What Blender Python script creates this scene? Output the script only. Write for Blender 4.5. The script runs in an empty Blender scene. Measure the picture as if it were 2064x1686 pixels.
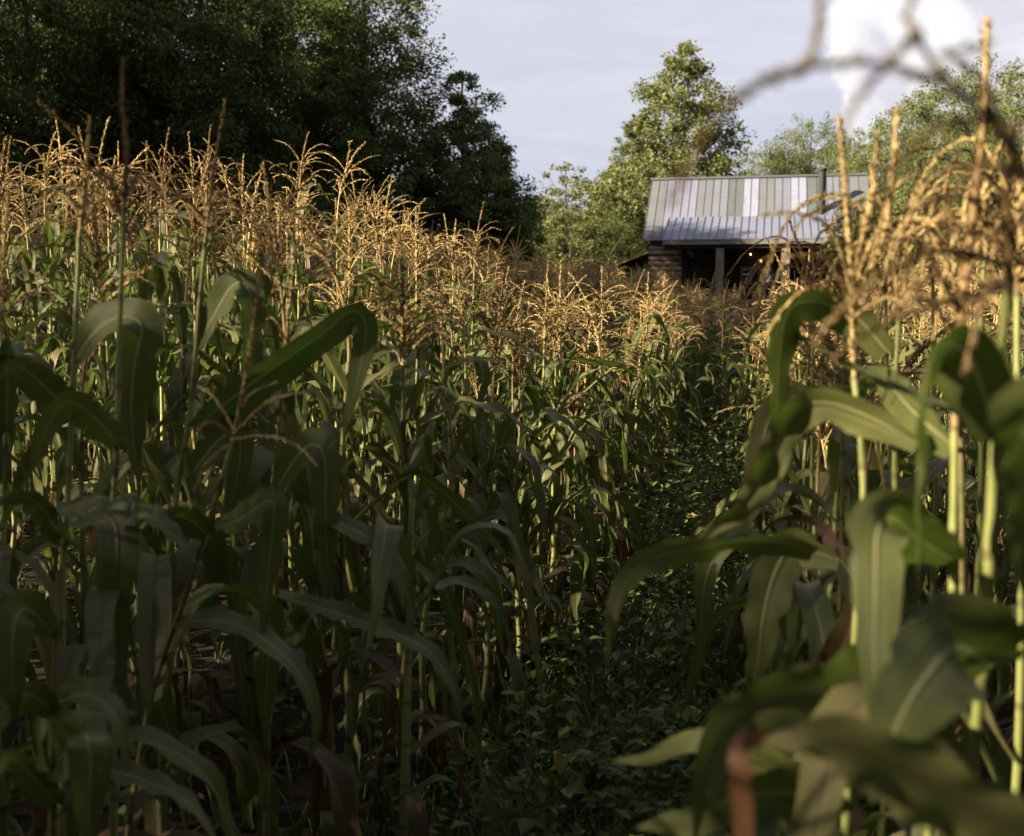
import bpy, math, random
import numpy as np
from mathutils import Vector, Matrix, Euler

R = math.radians
rng = np.random.default_rng(7)
random.seed(7)
scene = bpy.context.scene
col = scene.collection

# ------------------------------------------------------------------ camera
F = 2213.0                      # focal length in photo pixels (photo 2064 x 1686)
CAM = np.array([0.0, 0.0, 1.55])
PITCH = math.atan((843 - 600) / F)
cam_d = bpy.data.cameras.new('camera')
cam_o = bpy.data.objects.new('camera', cam_d)
col.objects.link(cam_o)
cam_d.sensor_fit = 'HORIZONTAL'
cam_d.sensor_width = 36
cam_d.lens = F * 36 / 2064
cam_d.clip_start = 0.05
cam_d.clip_end = 2000
cam_d.dof.use_dof = True
cam_d.dof.focus_distance = 5.6
cam_d.dof.aperture_fstop = 3.9
cam_o.location = CAM
cam_o.rotation_euler = (math.pi / 2 - PITCH, 0, 0)
scene.camera = cam_o
FWD = np.array([0, math.cos(PITCH), -math.sin(PITCH)])
UP = np.array([0, math.sin(PITCH), math.cos(PITCH)])
RIGHT = np.array([1.0, 0, 0])

def at(px, py, d):
    return CAM + d * (RIGHT * (px - 1032) / F + UP * (843 - py) / F + FWD)

def proj(p):
    q = np.asarray(p) - CAM
    d = q @ FWD
    return 1032 + F * (q @ RIGHT) / d, 843 - F * (q @ UP) / d, d

# ------------------------------------------------------------------ light
SUN_EL, SUN_AZ = R(25), math.atan2(-0.93, -0.37)      # azimuth from +Y towards +X
sun_dir = np.array([math.sin(SUN_AZ) * math.cos(SUN_EL), math.cos(SUN_AZ) * math.cos(SUN_EL), math.sin(SUN_EL)])
sun_d = bpy.data.lights.new('sun', 'SUN')
sun_d.energy = 5.0
sun_d.angle = R(0.55)
sun_d.color = (1.0, 0.84, 0.60)
sun_o = bpy.data.objects.new('sun', sun_d)
col.objects.link(sun_o)
sun_o.rotation_euler = Vector(sun_dir).to_track_quat('Z', 'Y').to_euler()

world = bpy.data.worlds.new('World')
scene.world = world
world.use_nodes = True
wt = world.node_tree
wt.nodes.clear()

class N:
    """tiny node-graph helper"""
    def __init__(s, tree): s.t = tree
    def n(s, typ, **kw):
        nd = s.t.nodes.new(typ)
        for k, v in kw.items(): setattr(nd, k, v)
        return nd
    def put(s, sock, v):
        if isinstance(v, bpy.types.NodeSocket): s.t.links.new(v, sock)
        else: sock.default_value = v
    def math(s, op, a, b=None, c=None, clamp=False):
        nd = s.n('ShaderNodeMath', operation=op, use_clamp=clamp)
        s.put(nd.inputs[0], a)
        if b is not None: s.put(nd.inputs[1], b)
        if c is not None: s.put(nd.inputs[2], c)
        return nd.outputs[0]
    def mix(s, f, a, b, blend='MIX'):
        nd = s.n('ShaderNodeMix', data_type='RGBA', blend_type=blend)
        s.put(nd.inputs[0], f); s.put(nd.inputs[6], a); s.put(nd.inputs[7], b)
        return nd.outputs[2]
    def noise(s, vec, scale, detail=3, rough=0.55, dist=0.0):
        nd = s.n('ShaderNodeTexNoise')
        if vec is not None: s.put(nd.inputs['Vector'], vec)
        nd.inputs['Scale'].default_value = scale
        nd.inputs['Detail'].default_value = detail
        nd.inputs['Roughness'].default_value = rough
        nd.inputs['Distortion'].default_value = dist
        return nd.outputs['Fac']
    def ramp(s, f, lo, hi, a=0.0, b=1.0):
        nd = s.n('ShaderNodeMapRange', interpolation_type='SMOOTHSTEP')
        s.put(nd.inputs[0], f)
        nd.inputs[1].default_value = lo; nd.inputs[2].default_value = hi
        nd.inputs[3].default_value = a; nd.inputs[4].default_value = b
        return nd.outputs[0]
    def comb(s, x, y, z=0.0):
        nd = s.n('ShaderNodeCombineXYZ')
        s.put(nd.inputs[0], x); s.put(nd.inputs[1], y); s.put(nd.inputs[2], z)
        return nd.outputs[0]

def build_world():
    w = N(wt)
    sky = w.n('ShaderNodeTexSky', sky_type='NISHITA', sun_disc=False)
    sky.sun_elevation = SUN_EL
    sky.sun_rotation = SUN_AZ
    sky.air_density = 1.0; sky.dust_density = 1.6; sky.ozone_density = 1.4
    tc = w.n('ShaderNodeTexCoord')
    sep = w.n('ShaderNodeSeparateXYZ')
    wt.links.new(tc.outputs['Generated'], sep.inputs[0])
    x, y, z = sep.outputs
    ya = w.math('MAXIMUM', y, 0.02)
    a = w.math('DIVIDE', x, ya)            # tangent of the azimuth, sky ahead
    e = w.math('DIVIDE', z, ya)
    ahead = w.ramp(y, 0.1, 0.4)
    # thin veil of high cloud
    zz = w.math('ADD', w.math('MAXIMUM', z, 0.0), 0.12)
    plane = w.comb(w.math('DIVIDE', x, zz), w.math('DIVIDE', y, zz), 0.0)
    mp = w.n('ShaderNodeMapping'); wt.links.new(plane, mp.inputs[0])
    mp.inputs['Scale'].default_value = (0.8, 1.5, 1); mp.inputs['Rotation'].default_value = (0, 0, 0.35)
    veil = w.ramp(w.noise(mp.outputs[0], 1.3, 6, 0.6, 0.6), 0.35, 0.72)
    hi = w.ramp(e, 0.06, 0.30)
    low = w.ramp(z, 0.30, 0.62, 1.0, 0.42)         # veil dimmed overhead, out of view, to deepen the shade below
    thin = w.mix(hi, (3.62, 3.62, 4.4, 1), (4.2, 4.17, 4.75, 1))
    streak = w.mix(w.math('MULTIPLY', veil, w.math('ADD', 0.38, w.math('MULTIPLY', hi, 0.4))), thin, (5.0, 4.85, 5.1, 1))
    veiled = w.mix(1.0, streak, w.comb(low, low, low), 'MULTIPLY')
    base = w.mix(w.ramp(z, 0.35, 0.8, 0.86, 0.70), sky.outputs[0], veiled)
    # the cumulus ahead on the right
    p = w.comb(a, e, 0.0)
    n1 = w.noise(p, 14, 6, 0.62, 0.3)
    n2 = w.noise(p, 42, 4, 0.6, 0.0)
    bump = w.math('ADD', w.math('MULTIPLY', w.math('SUBTRACT', n1, 0.5), 0.075), w.math('MULTIPLY', w.math('SUBTRACT', n2, 0.5), 0.022))
    edge = w.math('ADD', w.math('SUBTRACT', a, 0.283), bump)
    edge = w.math('ADD', edge, w.math('MULTIPLY', w.math('SUBTRACT', e, 0.16), 0.10))
    m = w.math('MULTIPLY', w.ramp(edge, -0.003, 0.010), ahead)
    fade = w.ramp(w.math('ADD', a, w.math('MULTIPLY', n1, 0.06)), 0.39, 0.52, 1.0, 0.42)
    shade = w.noise(p, 11, 5, 0.55, 0.4)
    body = w.mix(w.ramp(shade, 0.44, 0.60), (5.9, 5.75, 5.85, 1), (4.45, 4.3, 4.8, 1))
    rim = w.ramp(edge, 0.0, 0.05, 1.0, 0.0)
    body = w.mix(w.math('MULTIPLY', rim, w.ramp(e, 0.14, 0.22)), body, (6.5, 6.35, 6.3, 1))
    out = w.mix(w.math('MULTIPLY', m, fade), base, body)
    bg = w.n('ShaderNodeBackground')
    wt.links.new(out, bg.inputs[0]); bg.inputs[1].default_value = 0.0505
    o = w.n('ShaderNodeOutputWorld'); wt.links.new(bg.outputs[0], o.inputs[0])
build_world()

scene.view_settings.view_transform = 'Standard'
scene.view_settings.look = 'None'
scene.view_settings.exposure = 1.8
scene.view_settings.gamma = 1.0
scene.cycles.max_bounces = 7
scene.cycles.diffuse_bounces = 4
scene.cycles.transmission_bounces = 5

# ------------------------------------------------------------------ materials
def mat(name):
    m = bpy.data.materials.new(name); m.use_nodes = True
    m.node_tree.nodes.clear()
    return m, N(m.node_tree)

def finish(m, g, colour, rough=0.6, spec=0.4, transl=0.0, tcol=None, bump=None, bdist=0.01, bstr=0.5, metal=0.0):
    b = g.n('ShaderNodeBsdfPrincipled')
    g.put(b.inputs['Base Color'], colour); g.put(b.inputs['Roughness'], rough)
    b.inputs['Specular IOR Level'].default_value = spec
    b.inputs['Metallic'].default_value = metal
    if bump is not None:
        bn = g.n('ShaderNodeBump'); bn.inputs['Distance'].default_value = bdist; bn.inputs['Strength'].default_value = bstr
        g.put(bn.inputs['Height'], bump); g.t.links.new(bn.outputs[0], b.inputs['Normal'])
    o = g.n('ShaderNodeOutputMaterial')
    if transl > 0:
        t = g.n('ShaderNodeBsdfTranslucent'); g.put(t.inputs[0], tcol if tcol is not None else colour)
        mx = g.n('ShaderNodeMixShader'); mx.inputs[0].default_value = transl
        g.t.links.new(b.outputs[0], mx.inputs[1]); g.t.links.new(t.outputs[0], mx.inputs[2])
        g.t.links.new(mx.outputs[0], o.inputs[0])
    else:
        g.t.links.new(b.outputs[0], o.inputs[0])
    return m

def uvsep(g):
    u = g.n('ShaderNodeUVMap'); s = g.n('ShaderNodeSeparateXYZ'); g.t.links.new(u.outputs[0], s.inputs[0])
    return s.outputs[0], s.outputs[1]

def corn_leaf_mat(name, c1, c2, rib, dry=0.5, purple=False, transl=0.28, tcol=(0.11, 0.22, 0.015, 1)):
    m, g = mat(name)
    u, v = uvsep(g)
    oi = g.n('ShaderNodeObjectInfo').outputs['Random']
    stripe = g.noise(g.comb(g.math('MULTIPLY', u, 55.0), g.math('MULTIPLY', v, 1.6), g.math('MULTIPLY', oi, 9.0)), 1.0, 2, 0.6)
    patch = g.noise(g.comb(g.math('MULTIPLY', u, 3.0), g.math('MULTIPLY', v, 6.0), g.math('MULTIPLY', oi, 31.0)), 1.4, 4, 0.6)
    c = g.mix(g.ramp(stripe, 0.36, 0.64), c1, c2)
    c = g.mix(g.math('MULTIPLY', oi, 0.45), c, (c2[0] * 1.25, c2[1] * 1.05, c2[2] * 0.9, 1))
    # dry, straw-coloured tips and edges
    ed = g.math('ABSOLUTE', g.math('SUBTRACT', u, 0.5))
    d = g.math('ADD', g.math('MULTIPLY', g.ramp(v, 0.72, 1.0), 0.5), g.math('MULTIPLY', g.ramp(ed, 0.40, 0.5), 0.3))
    d = g.ramp(g.math('ADD', d, g.math('MULTIPLY', g.math('SUBTRACT', patch, 0.5), 1.5)), 0.62 - 0.2 * dry, 0.95)
    c = g.mix(g.math('MULTIPLY', d, 0.75), c, (0.21, 0.15, 0.06, 1))
    spot = g.noise(g.comb(g.math('MULTIPLY', u, 14.0), g.math('MULTIPLY', v, 60.0), g.math('MULTIPLY', oi, 17.0)), 1.0, 2, 0.5)
    c = g.mix(g.math('MULTIPLY', g.ramp(g.math('ADD', spot, g.math('MULTIPLY', g.math('SUBTRACT', patch, 0.5), 0.5)), 0.66, 0.74), 0.55), c, (0.17, 0.12, 0.05, 1))
    ribf = g.ramp(g.math('ADD', ed, g.math('MULTIPLY', v, 0.015)), 0.022, 0.05, 1.0, 0.0)
    c = g.mix(g.math('MULTIPLY', ribf, 0.85), c, rib)
    hgt = g.math('ADD', g.math('MULTIPLY', stripe, 0.5), g.math('MULTIPLY', ribf, 1.2))
    return finish(m, g, c, g.ramp(patch, 0.3, 0.7, 0.36, 0.55), 0.36, transl, g.mix(0.5, tcol, c), hgt, 0.004, 0.8)

M = {}
M['leaf'] = corn_leaf_mat('corn_leaf_green', (0.058, 0.080, 0.020, 1), (0.128, 0.142, 0.048, 1), (0.38, 0.37, 0.19, 1))
M['leaf_rib_red'] = corn_leaf_mat('corn_leaf_red_rib', (0.058, 0.080, 0.022, 1), (0.128, 0.140, 0.050, 1), (0.22, 0.10, 0.085, 1), 0.8)
M['leaf_worn'] = corn_leaf_mat('corn_leaf_worn', (0.085, 0.098, 0.035, 1), (0.17, 0.155, 0.07, 1), (0.18, 0.10, 0.09, 1), 1.7)
M['leaf_dead'] = corn_leaf_mat('corn_leaf_dead', (0.055, 0.036, 0.018, 1), (0.115, 0.08, 0.04, 1), (0.13, 0.085, 0.045, 1), 1.0, False, 0.2, (0.2, 0.10, 0.03, 1))
M['leaf_rust'] = corn_leaf_mat('corn_leaf_rust', (0.085, 0.038, 0.016, 1), (0.125, 0.062, 0.028, 1), (0.13, 0.075, 0.038, 1), 0.6, False, 0.25, (0.16, 0.06, 0.02, 1))

def stalk_mat():
    m, g = mat('corn_stalk')
    tc = g.n('ShaderNodeTexCoord')
    oi = g.n('ShaderNodeObjectInfo').outputs['Random']
    mp = g.n('ShaderNodeMapping'); g.t.links.new(tc.outputs['Object'], mp.inputs[0]); mp.inputs['Scale'].default_value = (60, 60, 4)
    n1 = g.noise(mp.outputs[0], 1.0, 3)
    n2 = g.noise(tc.outputs['Object'], 6.0, 3)
    u, v = uvsep(g)
    c = g.mix(g.ramp(n1, 0.35, 0.65), (0.17, 0.20, 0.055, 1), (0.30, 0.31, 0.11, 1))
    red = g.ramp(g.math('ADD', n2, g.math('MULTIPLY', g.math('SUBTRACT', oi, 0.5), 0.5)), 0.54, 0.72)
    c = g.mix(g.math('MULTIPLY', red, 0.7), c, (0.13, 0.062, 0.032, 1))
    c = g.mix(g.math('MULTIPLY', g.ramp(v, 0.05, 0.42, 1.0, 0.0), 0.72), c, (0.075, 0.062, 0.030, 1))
    nd = g.math('ABSOLUTE', g.math('SUBTRACT', g.math('FRACT', g.math('ADD', g.math('MULTIPLY', v, 11.0), 0.5)), 0.5))
    c = g.mix(g.ramp(nd, 0.025, 0.06, 0.65, 0.0), c, (0.10, 0.065, 0.03, 1))
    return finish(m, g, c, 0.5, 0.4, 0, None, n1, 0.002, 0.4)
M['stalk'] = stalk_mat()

def tassel_mat():
    m, g = mat('corn_tassel')
    tc = g.n('ShaderNodeTexCoord'); oi = g.n('ShaderNodeObjectInfo').outputs['Random']
    n1 = g.noise(tc.outputs['Object'], 45.0, 2)
    n2 = g.noise(tc.outputs['Object'], 2.2, 3, 0.65)
    c = g.mix(g.ramp(n1, 0.35, 0.65), (0.66, 0.50, 0.23, 1), (0.48, 0.345, 0.145, 1))
    c = g.mix(g.math('MULTIPLY', g.ramp(g.math('ADD', n2, g.math('MULTIPLY', oi, 0.30)), 0.52, 0.78), 0.8), c, (0.24, 0.145, 0.07, 1))
    return finish(m, g, c, 0.7, 0.25, 0.15)
M['tassel'] = tassel_mat()

def silk():
    m, g = mat('corn_silk'); return finish(m, g, (0.10, 0.04, 0.02, 1), 0.7)
M['silk'] = silk()

def tree_leaf_mat(name, a, b, c, transl=0.3, tcol=(0.12, 0.18, 0.02, 1)):
    m, g = mat(name)
    ge = g.n('ShaderNodeNewGeometry')
    ri = ge.outputs['Random Per Island']
    tc = g.n('ShaderNodeTexCoord')
    n = g.noise(tc.outputs['Object'], 0.6, 3)
    k = g.mix(ri, a, b)
    k = g.mix(g.ramp(n, 0.42, 0.66, 0.0, 0.7), k, c)
    k = g.mix(g.ramp(ri, 0.965, 0.985), k, (0.20, 0.16, 0.03, 1))
    return finish(m, g, k, 0.55, 0.25, transl, g.mix(0.5, tcol, k))
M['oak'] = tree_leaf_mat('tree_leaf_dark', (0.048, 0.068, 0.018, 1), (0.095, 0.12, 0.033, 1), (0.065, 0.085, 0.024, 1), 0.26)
M['oak_lit'] = tree_leaf_mat('tree_leaf_lit', (0.075, 0.105, 0.025, 1), (0.135, 0.165, 0.045, 1), (0.095, 0.12, 0.032, 1), 0.28)  # lighter copy of the dark leaf, sky light put into its colour
M['poplar'] = tree_leaf_mat('tree_leaf_bright', (0.125, 0.15, 0.048, 1), (0.19, 0.205, 0.082, 1), (0.15, 0.165, 0.065, 1), 0.3, (0.22, 0.27, 0.03, 1))
M['hill_leaf'] = tree_leaf_mat('tree_leaf_olive', (0.10, 0.135, 0.038, 1), (0.16, 0.185, 0.065, 1), (0.16, 0.165, 0.075, 1), 0.28)
M['weed'] = tree_leaf_mat('weed_leaf', (0.068, 0.100, 0.020, 1), (0.128, 0.165, 0.042, 1), (0.08, 0.098, 0.026, 1), 0.25)
M['grass'] = tree_leaf_mat('grass_blade', (0.050, 0.075, 0.020, 1), (0.105, 0.125, 0.042, 1), (0.08, 0.085, 0.035, 1), 0.25)
M['litter'] = tree_leaf_mat('dry_litter', (0.045, 0.031, 0.018, 1), (0.11, 0.078, 0.042, 1), (0.055, 0.038, 0.022, 1), 0.1, (0.2, 0.1, 0.03, 1))

def bark(name, a, b):
    m, g = mat(name)
    tc = g.n('ShaderNodeTexCoord'); mp = g.n('ShaderNodeMapping'); g.t.links.new(tc.outputs['Object'], mp.inputs[0]); mp.inputs['Scale'].default_value = (9, 9, 1.6)
    n = g.noise(mp.outputs[0], 1.5, 5, 0.65)
    return finish(m, g, g.mix(g.ramp(n, 0.3, 0.7), a, b), 0.85, 0.2, 0, None, n, 0.03, 0.7)
M['bark'] = bark('bark_dark', (0.05, 0.038, 0.028, 1), (0.12, 0.095, 0.07, 1))
M['bark_pale'] = bark('bark_pale', (0.17, 0.14, 0.11, 1), (0.34, 0.30, 0.25, 1))

def soil():
    m, g = mat('soil')
    tc = g.n('ShaderNodeTexCoord')
    n = g.noise(tc.outputs['Object'], 3.0, 6, 0.7)
    n2 = g.noise(tc.outputs['Object'], 0.35, 3)
    n3 = g.noise(tc.outputs['Object'], 30.0, 3)
    c = g.mix(g.ramp(n, 0.35, 0.65), (0.014, 0.011, 0.008, 1), (0.034, 0.026, 0.018, 1))
    c = g.mix(g.math('MULTIPLY', g.ramp(n2, 0.45, 0.6), 0.5), c, (0.022, 0.030, 0.010, 1))
    return finish(m, g, c, 0.95, 0.1, 0, None, g.math('ADD', n, g.math('MULTIPLY', n3, 0.4)), 0.015, 0.6)
M['soil'] = soil()

def wood(name, a, b, sc=(0.6, 6, 9)):
    m, g = mat(name)
    tc = g.n('ShaderNodeTexCoord'); mp = g.n('ShaderNodeMapping'); g.t.links.new(tc.outputs['Object'], mp.inputs[0]); mp.inputs['Scale'].default_value = sc
    n = g.noise(mp.outputs[0], 2.0, 6, 0.65, 0.3)
    return finish(m, g, g.mix(g.ramp(n, 0.3, 0.7), a, b), 0.85, 0.2, 0, None, n, 0.01, 0.6)
M['log'] = wood('weathered_log', (0.11, 0.080, 0.058, 1), (0.25, 0.19, 0.14, 1))
M['log_dark_shade'] = wood('dark_board_shade', (0.016, 0.011, 0.008, 1), (0.036, 0.025, 0.018, 1))  # deep porch shade is put into this wood colour
M['post'] = wood('grey_post', (0.13, 0.105, 0.085, 1), (0.27, 0.22, 0.18, 1), (9, 9, 0.8))
M['fascia'] = wood('fascia_board', (0.12, 0.11, 0.10, 1), (0.22, 0.21, 0.20, 1))

def metal(name, c, rough=0.38):
    m, g = mat(name)
    tc = g.n('ShaderNodeTexCoord')
    mp = g.n('ShaderNodeMapping'); g.t.links.new(tc.outputs['Object'], mp.inputs[0]); mp.inputs['Scale'].default_value = (1.2, 3.0, 3.0)
    n = g.noise(mp.outputs[0], 1.6, 5, 0.65)
    mp2 = g.n('ShaderNodeMapping'); g.t.links.new(tc.outputs['Object'], mp2.inputs[0]); mp2.inputs['Scale'].default_value = (1.0, 9.0, 9.0)
    n2 = g.noise(mp2.outputs[0], 3.0, 3, 0.6)
    k = g.mix(g.ramp(n, 0.3, 0.75, 0.0, 0.5), c, (c[0] * 0.72, c[1] * 0.74, c[2] * 0.70, 1))
    k = g.mix(g.ramp(n2, 0.5, 0.75, 0.0, 0.35), k, (c[0] * 0.62, c[1] * 0.64, c[2] * 0.62, 1))
    mp3 = g.n('ShaderNodeMapping'); g.t.links.new(tc.outputs['Object'], mp3.inputs[0]); mp3.inputs['Scale'].default_value = (7.0, 0.8, 0.8)
    n3 = g.noise(mp3.outputs[0], 1.0, 4, 0.7)
    k = g.mix(g.ramp(n3, 0.56, 0.74, 0.0, 0.5), k, (0.13, 0.085, 0.06, 1))
    return finish(m, g, k, g.ramp(n2, 0.3, 0.7, rough, rough + 0.15), 0.5, 0, None, n, 0.02, 0.25)
ROOFC = {'lilac': (0.19, 0.195, 0.28, 1), 'white': (0.25, 0.265, 0.37, 1), 'green': (0.105, 0.120, 0.125, 1), 'grey': (0.16, 0.17, 0.215, 1), 'moss': (0.142, 0.150, 0.170, 1), 'porch': (0.18, 0.195, 0.29, 1)}
for k, v in ROOFC.items(): M['roof_' + k] = metal('roof_sheet_' + k, v)
M['pipe'] = metal('stove_pipe_black', (0.016, 0.014, 0.013, 1), 0.6)

def emit(name, c, s):
    m, g = mat(name); e = g.n('ShaderNodeEmission'); e.inputs[0].default_value = c; e.inputs[1].default_value = s
    o = g.n('ShaderNodeOutputMaterial'); g.t.links.new(e.outputs[0], o.inputs[0]); return m
M['bulb'] = emit('lit_bulb', (1.0, 0.42, 0.10, 1), 9.0)
def glass():
    m, g = mat('window_glass'); b = g.n('ShaderNodeBsdfPrincipled')
    b.inputs['Base Color'].default_value = (0.9, 0.95, 0.92, 1); b.inputs['Roughness'].default_value = 0.03
    b.inputs['Transmission Weight'].default_value = 1.0; b.inputs['IOR'].default_value = 1.02
    o = g.n('ShaderNodeOutputMaterial'); g.t.links.new(b.outputs[0], o.inputs[0]); return m
M['glass'] = glass()

# ------------------------------------------------------------------ mesh helpers
class Geo:
    """collects quads (with uv) as numpy blocks, becomes ONE mesh"""
    def __init__(s): s.v = []; s.q = []; s.uv = []; s.mi = []; s.n = 0
    def add(s, v, q, uv=None, mi=0):
        v = np.asarray(v, float); q = np.asarray(q, int)
        s.v.append(v); s.q.append(q + s.n); s.n += len(v)
        s.uv.append(np.zeros((len(v), 2)) if uv is None else np.asarray(uv, float))
        s.mi.append(np.full(len(q), mi) if np.isscalar(mi) else np.asarray(mi))
    def arrays(s):
        return np.concatenate(s.v), np.concatenate(s.q), np.concatenate(s.uv), np.concatenate(s.mi)
    def mesh(s, name, mats, smooth=True):
        v, q, uv, mi = s.arrays()
        me = bpy.data.meshes.new(name)
        me.vertices.add(len(v)); me.vertices.foreach_set('co', v.astype(np.float32).ravel())
        me.loops.add(len(q) * 4); me.loops.foreach_set('vertex_index', q.astype(np.int32).ravel())
        me.polygons.add(len(q)); me.polygons.foreach_set('loop_start', np.arange(0, len(q) * 4, 4, dtype=np.int32))
        me.polygons.foreach_set('loop_total', np.full(len(q), 4, dtype=np.int32))
        if not isinstance(mats, (list, tuple)): mats = [mats]
        for m in mats: me.materials.append(m)
        me.polygons.foreach_set('material_index', mi.astype(np.int32))
        me.polygons.foreach_set('use_smooth', np.full(len(q), bool(smooth)))
        l = me.uv_layers.new(name='UVMap')
        l.data.foreach_set('uv', uv[q.ravel()].astype(np.float32).ravel())
        me.update(calc_edges=True)
        me.validate()
        return me

def link(name, me, parent=None, loc=None, rot=None, scale=None):
    o = bpy.data.objects.new(name, me); col.objects.link(o)
    if parent is not None: o.parent = parent
    if loc is not None: o.location = loc
    if rot is not None: o.rotation_euler = rot
    if scale is not None: o.scale = (scale,) * 3 if np.isscalar(scale) else scale
    return o

def tag(o, label=None, cat=None, group=None, kind=None):
    if label: o['label'] = label
    if cat: o['category'] = cat
    if group: o['group'] = group
    if kind: o['kind'] = kind
    return o

def norm(a):
    a = np.asarray(a, float); return a / np.maximum(np.linalg.norm(a, axis=-1, keepdims=True), 1e-9)

def resample(P, n, extra=None):
    """Catmull-Rom through control points P (k,3) -> (n,3), even in arc length"""
    P = np.asarray(P, float); k = len(P)
    Q = np.vstack([2 * P[0] - P[1], P, 2 * P[-1] - P[-2]])
    t = np.linspace(0, k - 1, 12 * (k - 1) + 1); i = np.minimum(t.astype(int), k - 2); f = (t - i)[:, None]
    p0, p1, p2, p3 = Q[i], Q[i + 1], Q[i + 2], Q[i + 3]
    C = 0.5 * ((2 * p1) + (-p0 + p2) * f + (2 * p0 - 5 * p1 + 4 * p2 - p3) * f ** 2 + (-p0 + 3 * p1 - 3 * p2 + p3) * f ** 3)
    s = np.concatenate([[0], np.cumsum(np.linalg.norm(np.diff(C, axis=0), axis=1))])
    g = np.linspace(0, s[-1], n)
    out = np.stack([np.interp(g, s, C[:, j]) for j in range(3)], 1)
    if extra is None: return out
    return out, np.interp(np.interp(g, s, t), np.arange(k), extra)

def tangents(P): return norm(np.gradient(P, axis=0))

def tube(P, r, sides=6, uv_v=None):
    P = np.asarray(P, float); n = len(P); r = np.full(n, r) if np.isscalar(r) else np.asarray(r)
    T = tangents(P)
    ref = np.array([0.0, 0.0, 1.0]) if abs(T[0][2]) < 0.9 else np.array([1.0, 0, 0])
    A = np.zeros_like(P); a = norm(np.cross(ref, T[0]))
    for i in range(n):
        a = a - T[i] * (a @ T[i]); a = a / max(np.linalg.norm(a), 1e-9); A[i] = a
    B = np.cross(T, A)
    th = np.linspace(0, 2 * np.pi, sides, endpoint=False)
    V = P[:, None] + r[:, None, None] * (np.cos(th)[None, :, None] * A[:, None] + np.sin(th)[None, :, None] * B[:, None])
    idx = np.arange(n * sides).reshape(n, sides)
    q = np.stack([idx[:-1], np.roll(idx[:-1], -1, 1), np.roll(idx[1:], -1, 1), idx[1:]], -1).reshape(-1, 4)
    uv = np.zeros((n * sides, 2)); uv[:, 0] = np.tile(th / 6.283, n); uv[:, 1] = np.repeat(np.linspace(0, 1, n) if uv_v is None else uv_v, sides)
    return V.reshape(-1, 3), q, uv

def box(g, x0, x1, y0, y1, z0, z1, mi=0):
    v = np.array([[x, y, z] for z in (z0, z1) for y in (y0, y1) for x in (x0, x1)], float)
    q = [[0, 2, 3, 1], [4, 5, 7, 6], [0, 1, 5, 4], [2, 6, 7, 3], [0, 4, 6, 2], [1, 3, 7, 5]]
    g.add(v, q, None, mi)

def hexa(g, v, mi=0):
    g.add(np.array(v, float), [[0, 3, 2, 1], [4, 5, 6, 7], [0, 1, 5, 4], [1, 2, 6, 5], [2, 3, 7, 6], [3, 0, 4, 7]], None, mi)

def ribbon(P, S, W, nrm, trough=0.35, wave=0.0, wf=5.0, ph=0.0, colsn=6, curl=0.0):
    """leaf blade: P path, S side vectors, W widths"""
    n = len(P); c = np.linspace(-1, 1, colsn + 1); s = np.linspace(0, 1, n)
    L = np.linalg.norm(np.diff(P, axis=0), axis=1).sum()
    tr = trough * (1 - 0.75 * s)
    off = np.abs(c)[None, :] * tr[:, None] - curl * (c[None, :] ** 2) * (s[:, None])
    wv = wave * (np.abs(c)[None, :] ** 2.2) * np.where(c[None, :] > 0, np.sin(2 * np.pi * wf * s + ph)[:, None], np.sin(2 * np.pi * wf * 0.87 * s + ph + 2.1)[:, None]) * np.sin(np.pi * np.clip(s, 0, 1))[:, None] ** 0.6
    hw = (W / 2)[:, None]
    X = P[:, None] + S[:, None] * (c[None, :, None] * (hw * np.sqrt(np.maximum(1 - tr[:, None] ** 2, 0.2)))[:, :, None]) + nrm[:, None] * ((off * hw) + wv)[:, :, None]
    rr = np.random.default_rng(int(abs(ph) * 1000) % 9973)
    for e in (0, -1):                       # ragged, lightly torn margins
        j = np.convolve(rr.normal(0, 1, n + 4), [.25, .5, .25], 'same')[2:-2] * .07 - np.where(rr.uniform(0, 1, n) < .05, .22, 0)
        X[:, e] += (X[:, e] - P) * np.clip(j, -.4, .1)[:, None]
    m = colsn + 1; idx = np.arange(n * m).reshape(n, m)
    q = np.stack([idx[:-1, :-1], idx[:-1, 1:], idx[1:, 1:], idx[1:, :-1]], -1).reshape(-1, 4)
    uv = np.stack([np.tile(c * .5 + .5, n), np.repeat(s, m)], 1)
    return X.reshape(-1, 3), q, uv

def leaf_w(s, W): return W * np.minimum(1, 0.50 + 2.4 * s) * np.clip(1 - s ** 2.4, 0.0, 1) ** 0.85 + 0.0012

def smooth01(x): x = np.clip(x, 0, 1); return x * x * (3 - 2 * x)

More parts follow.
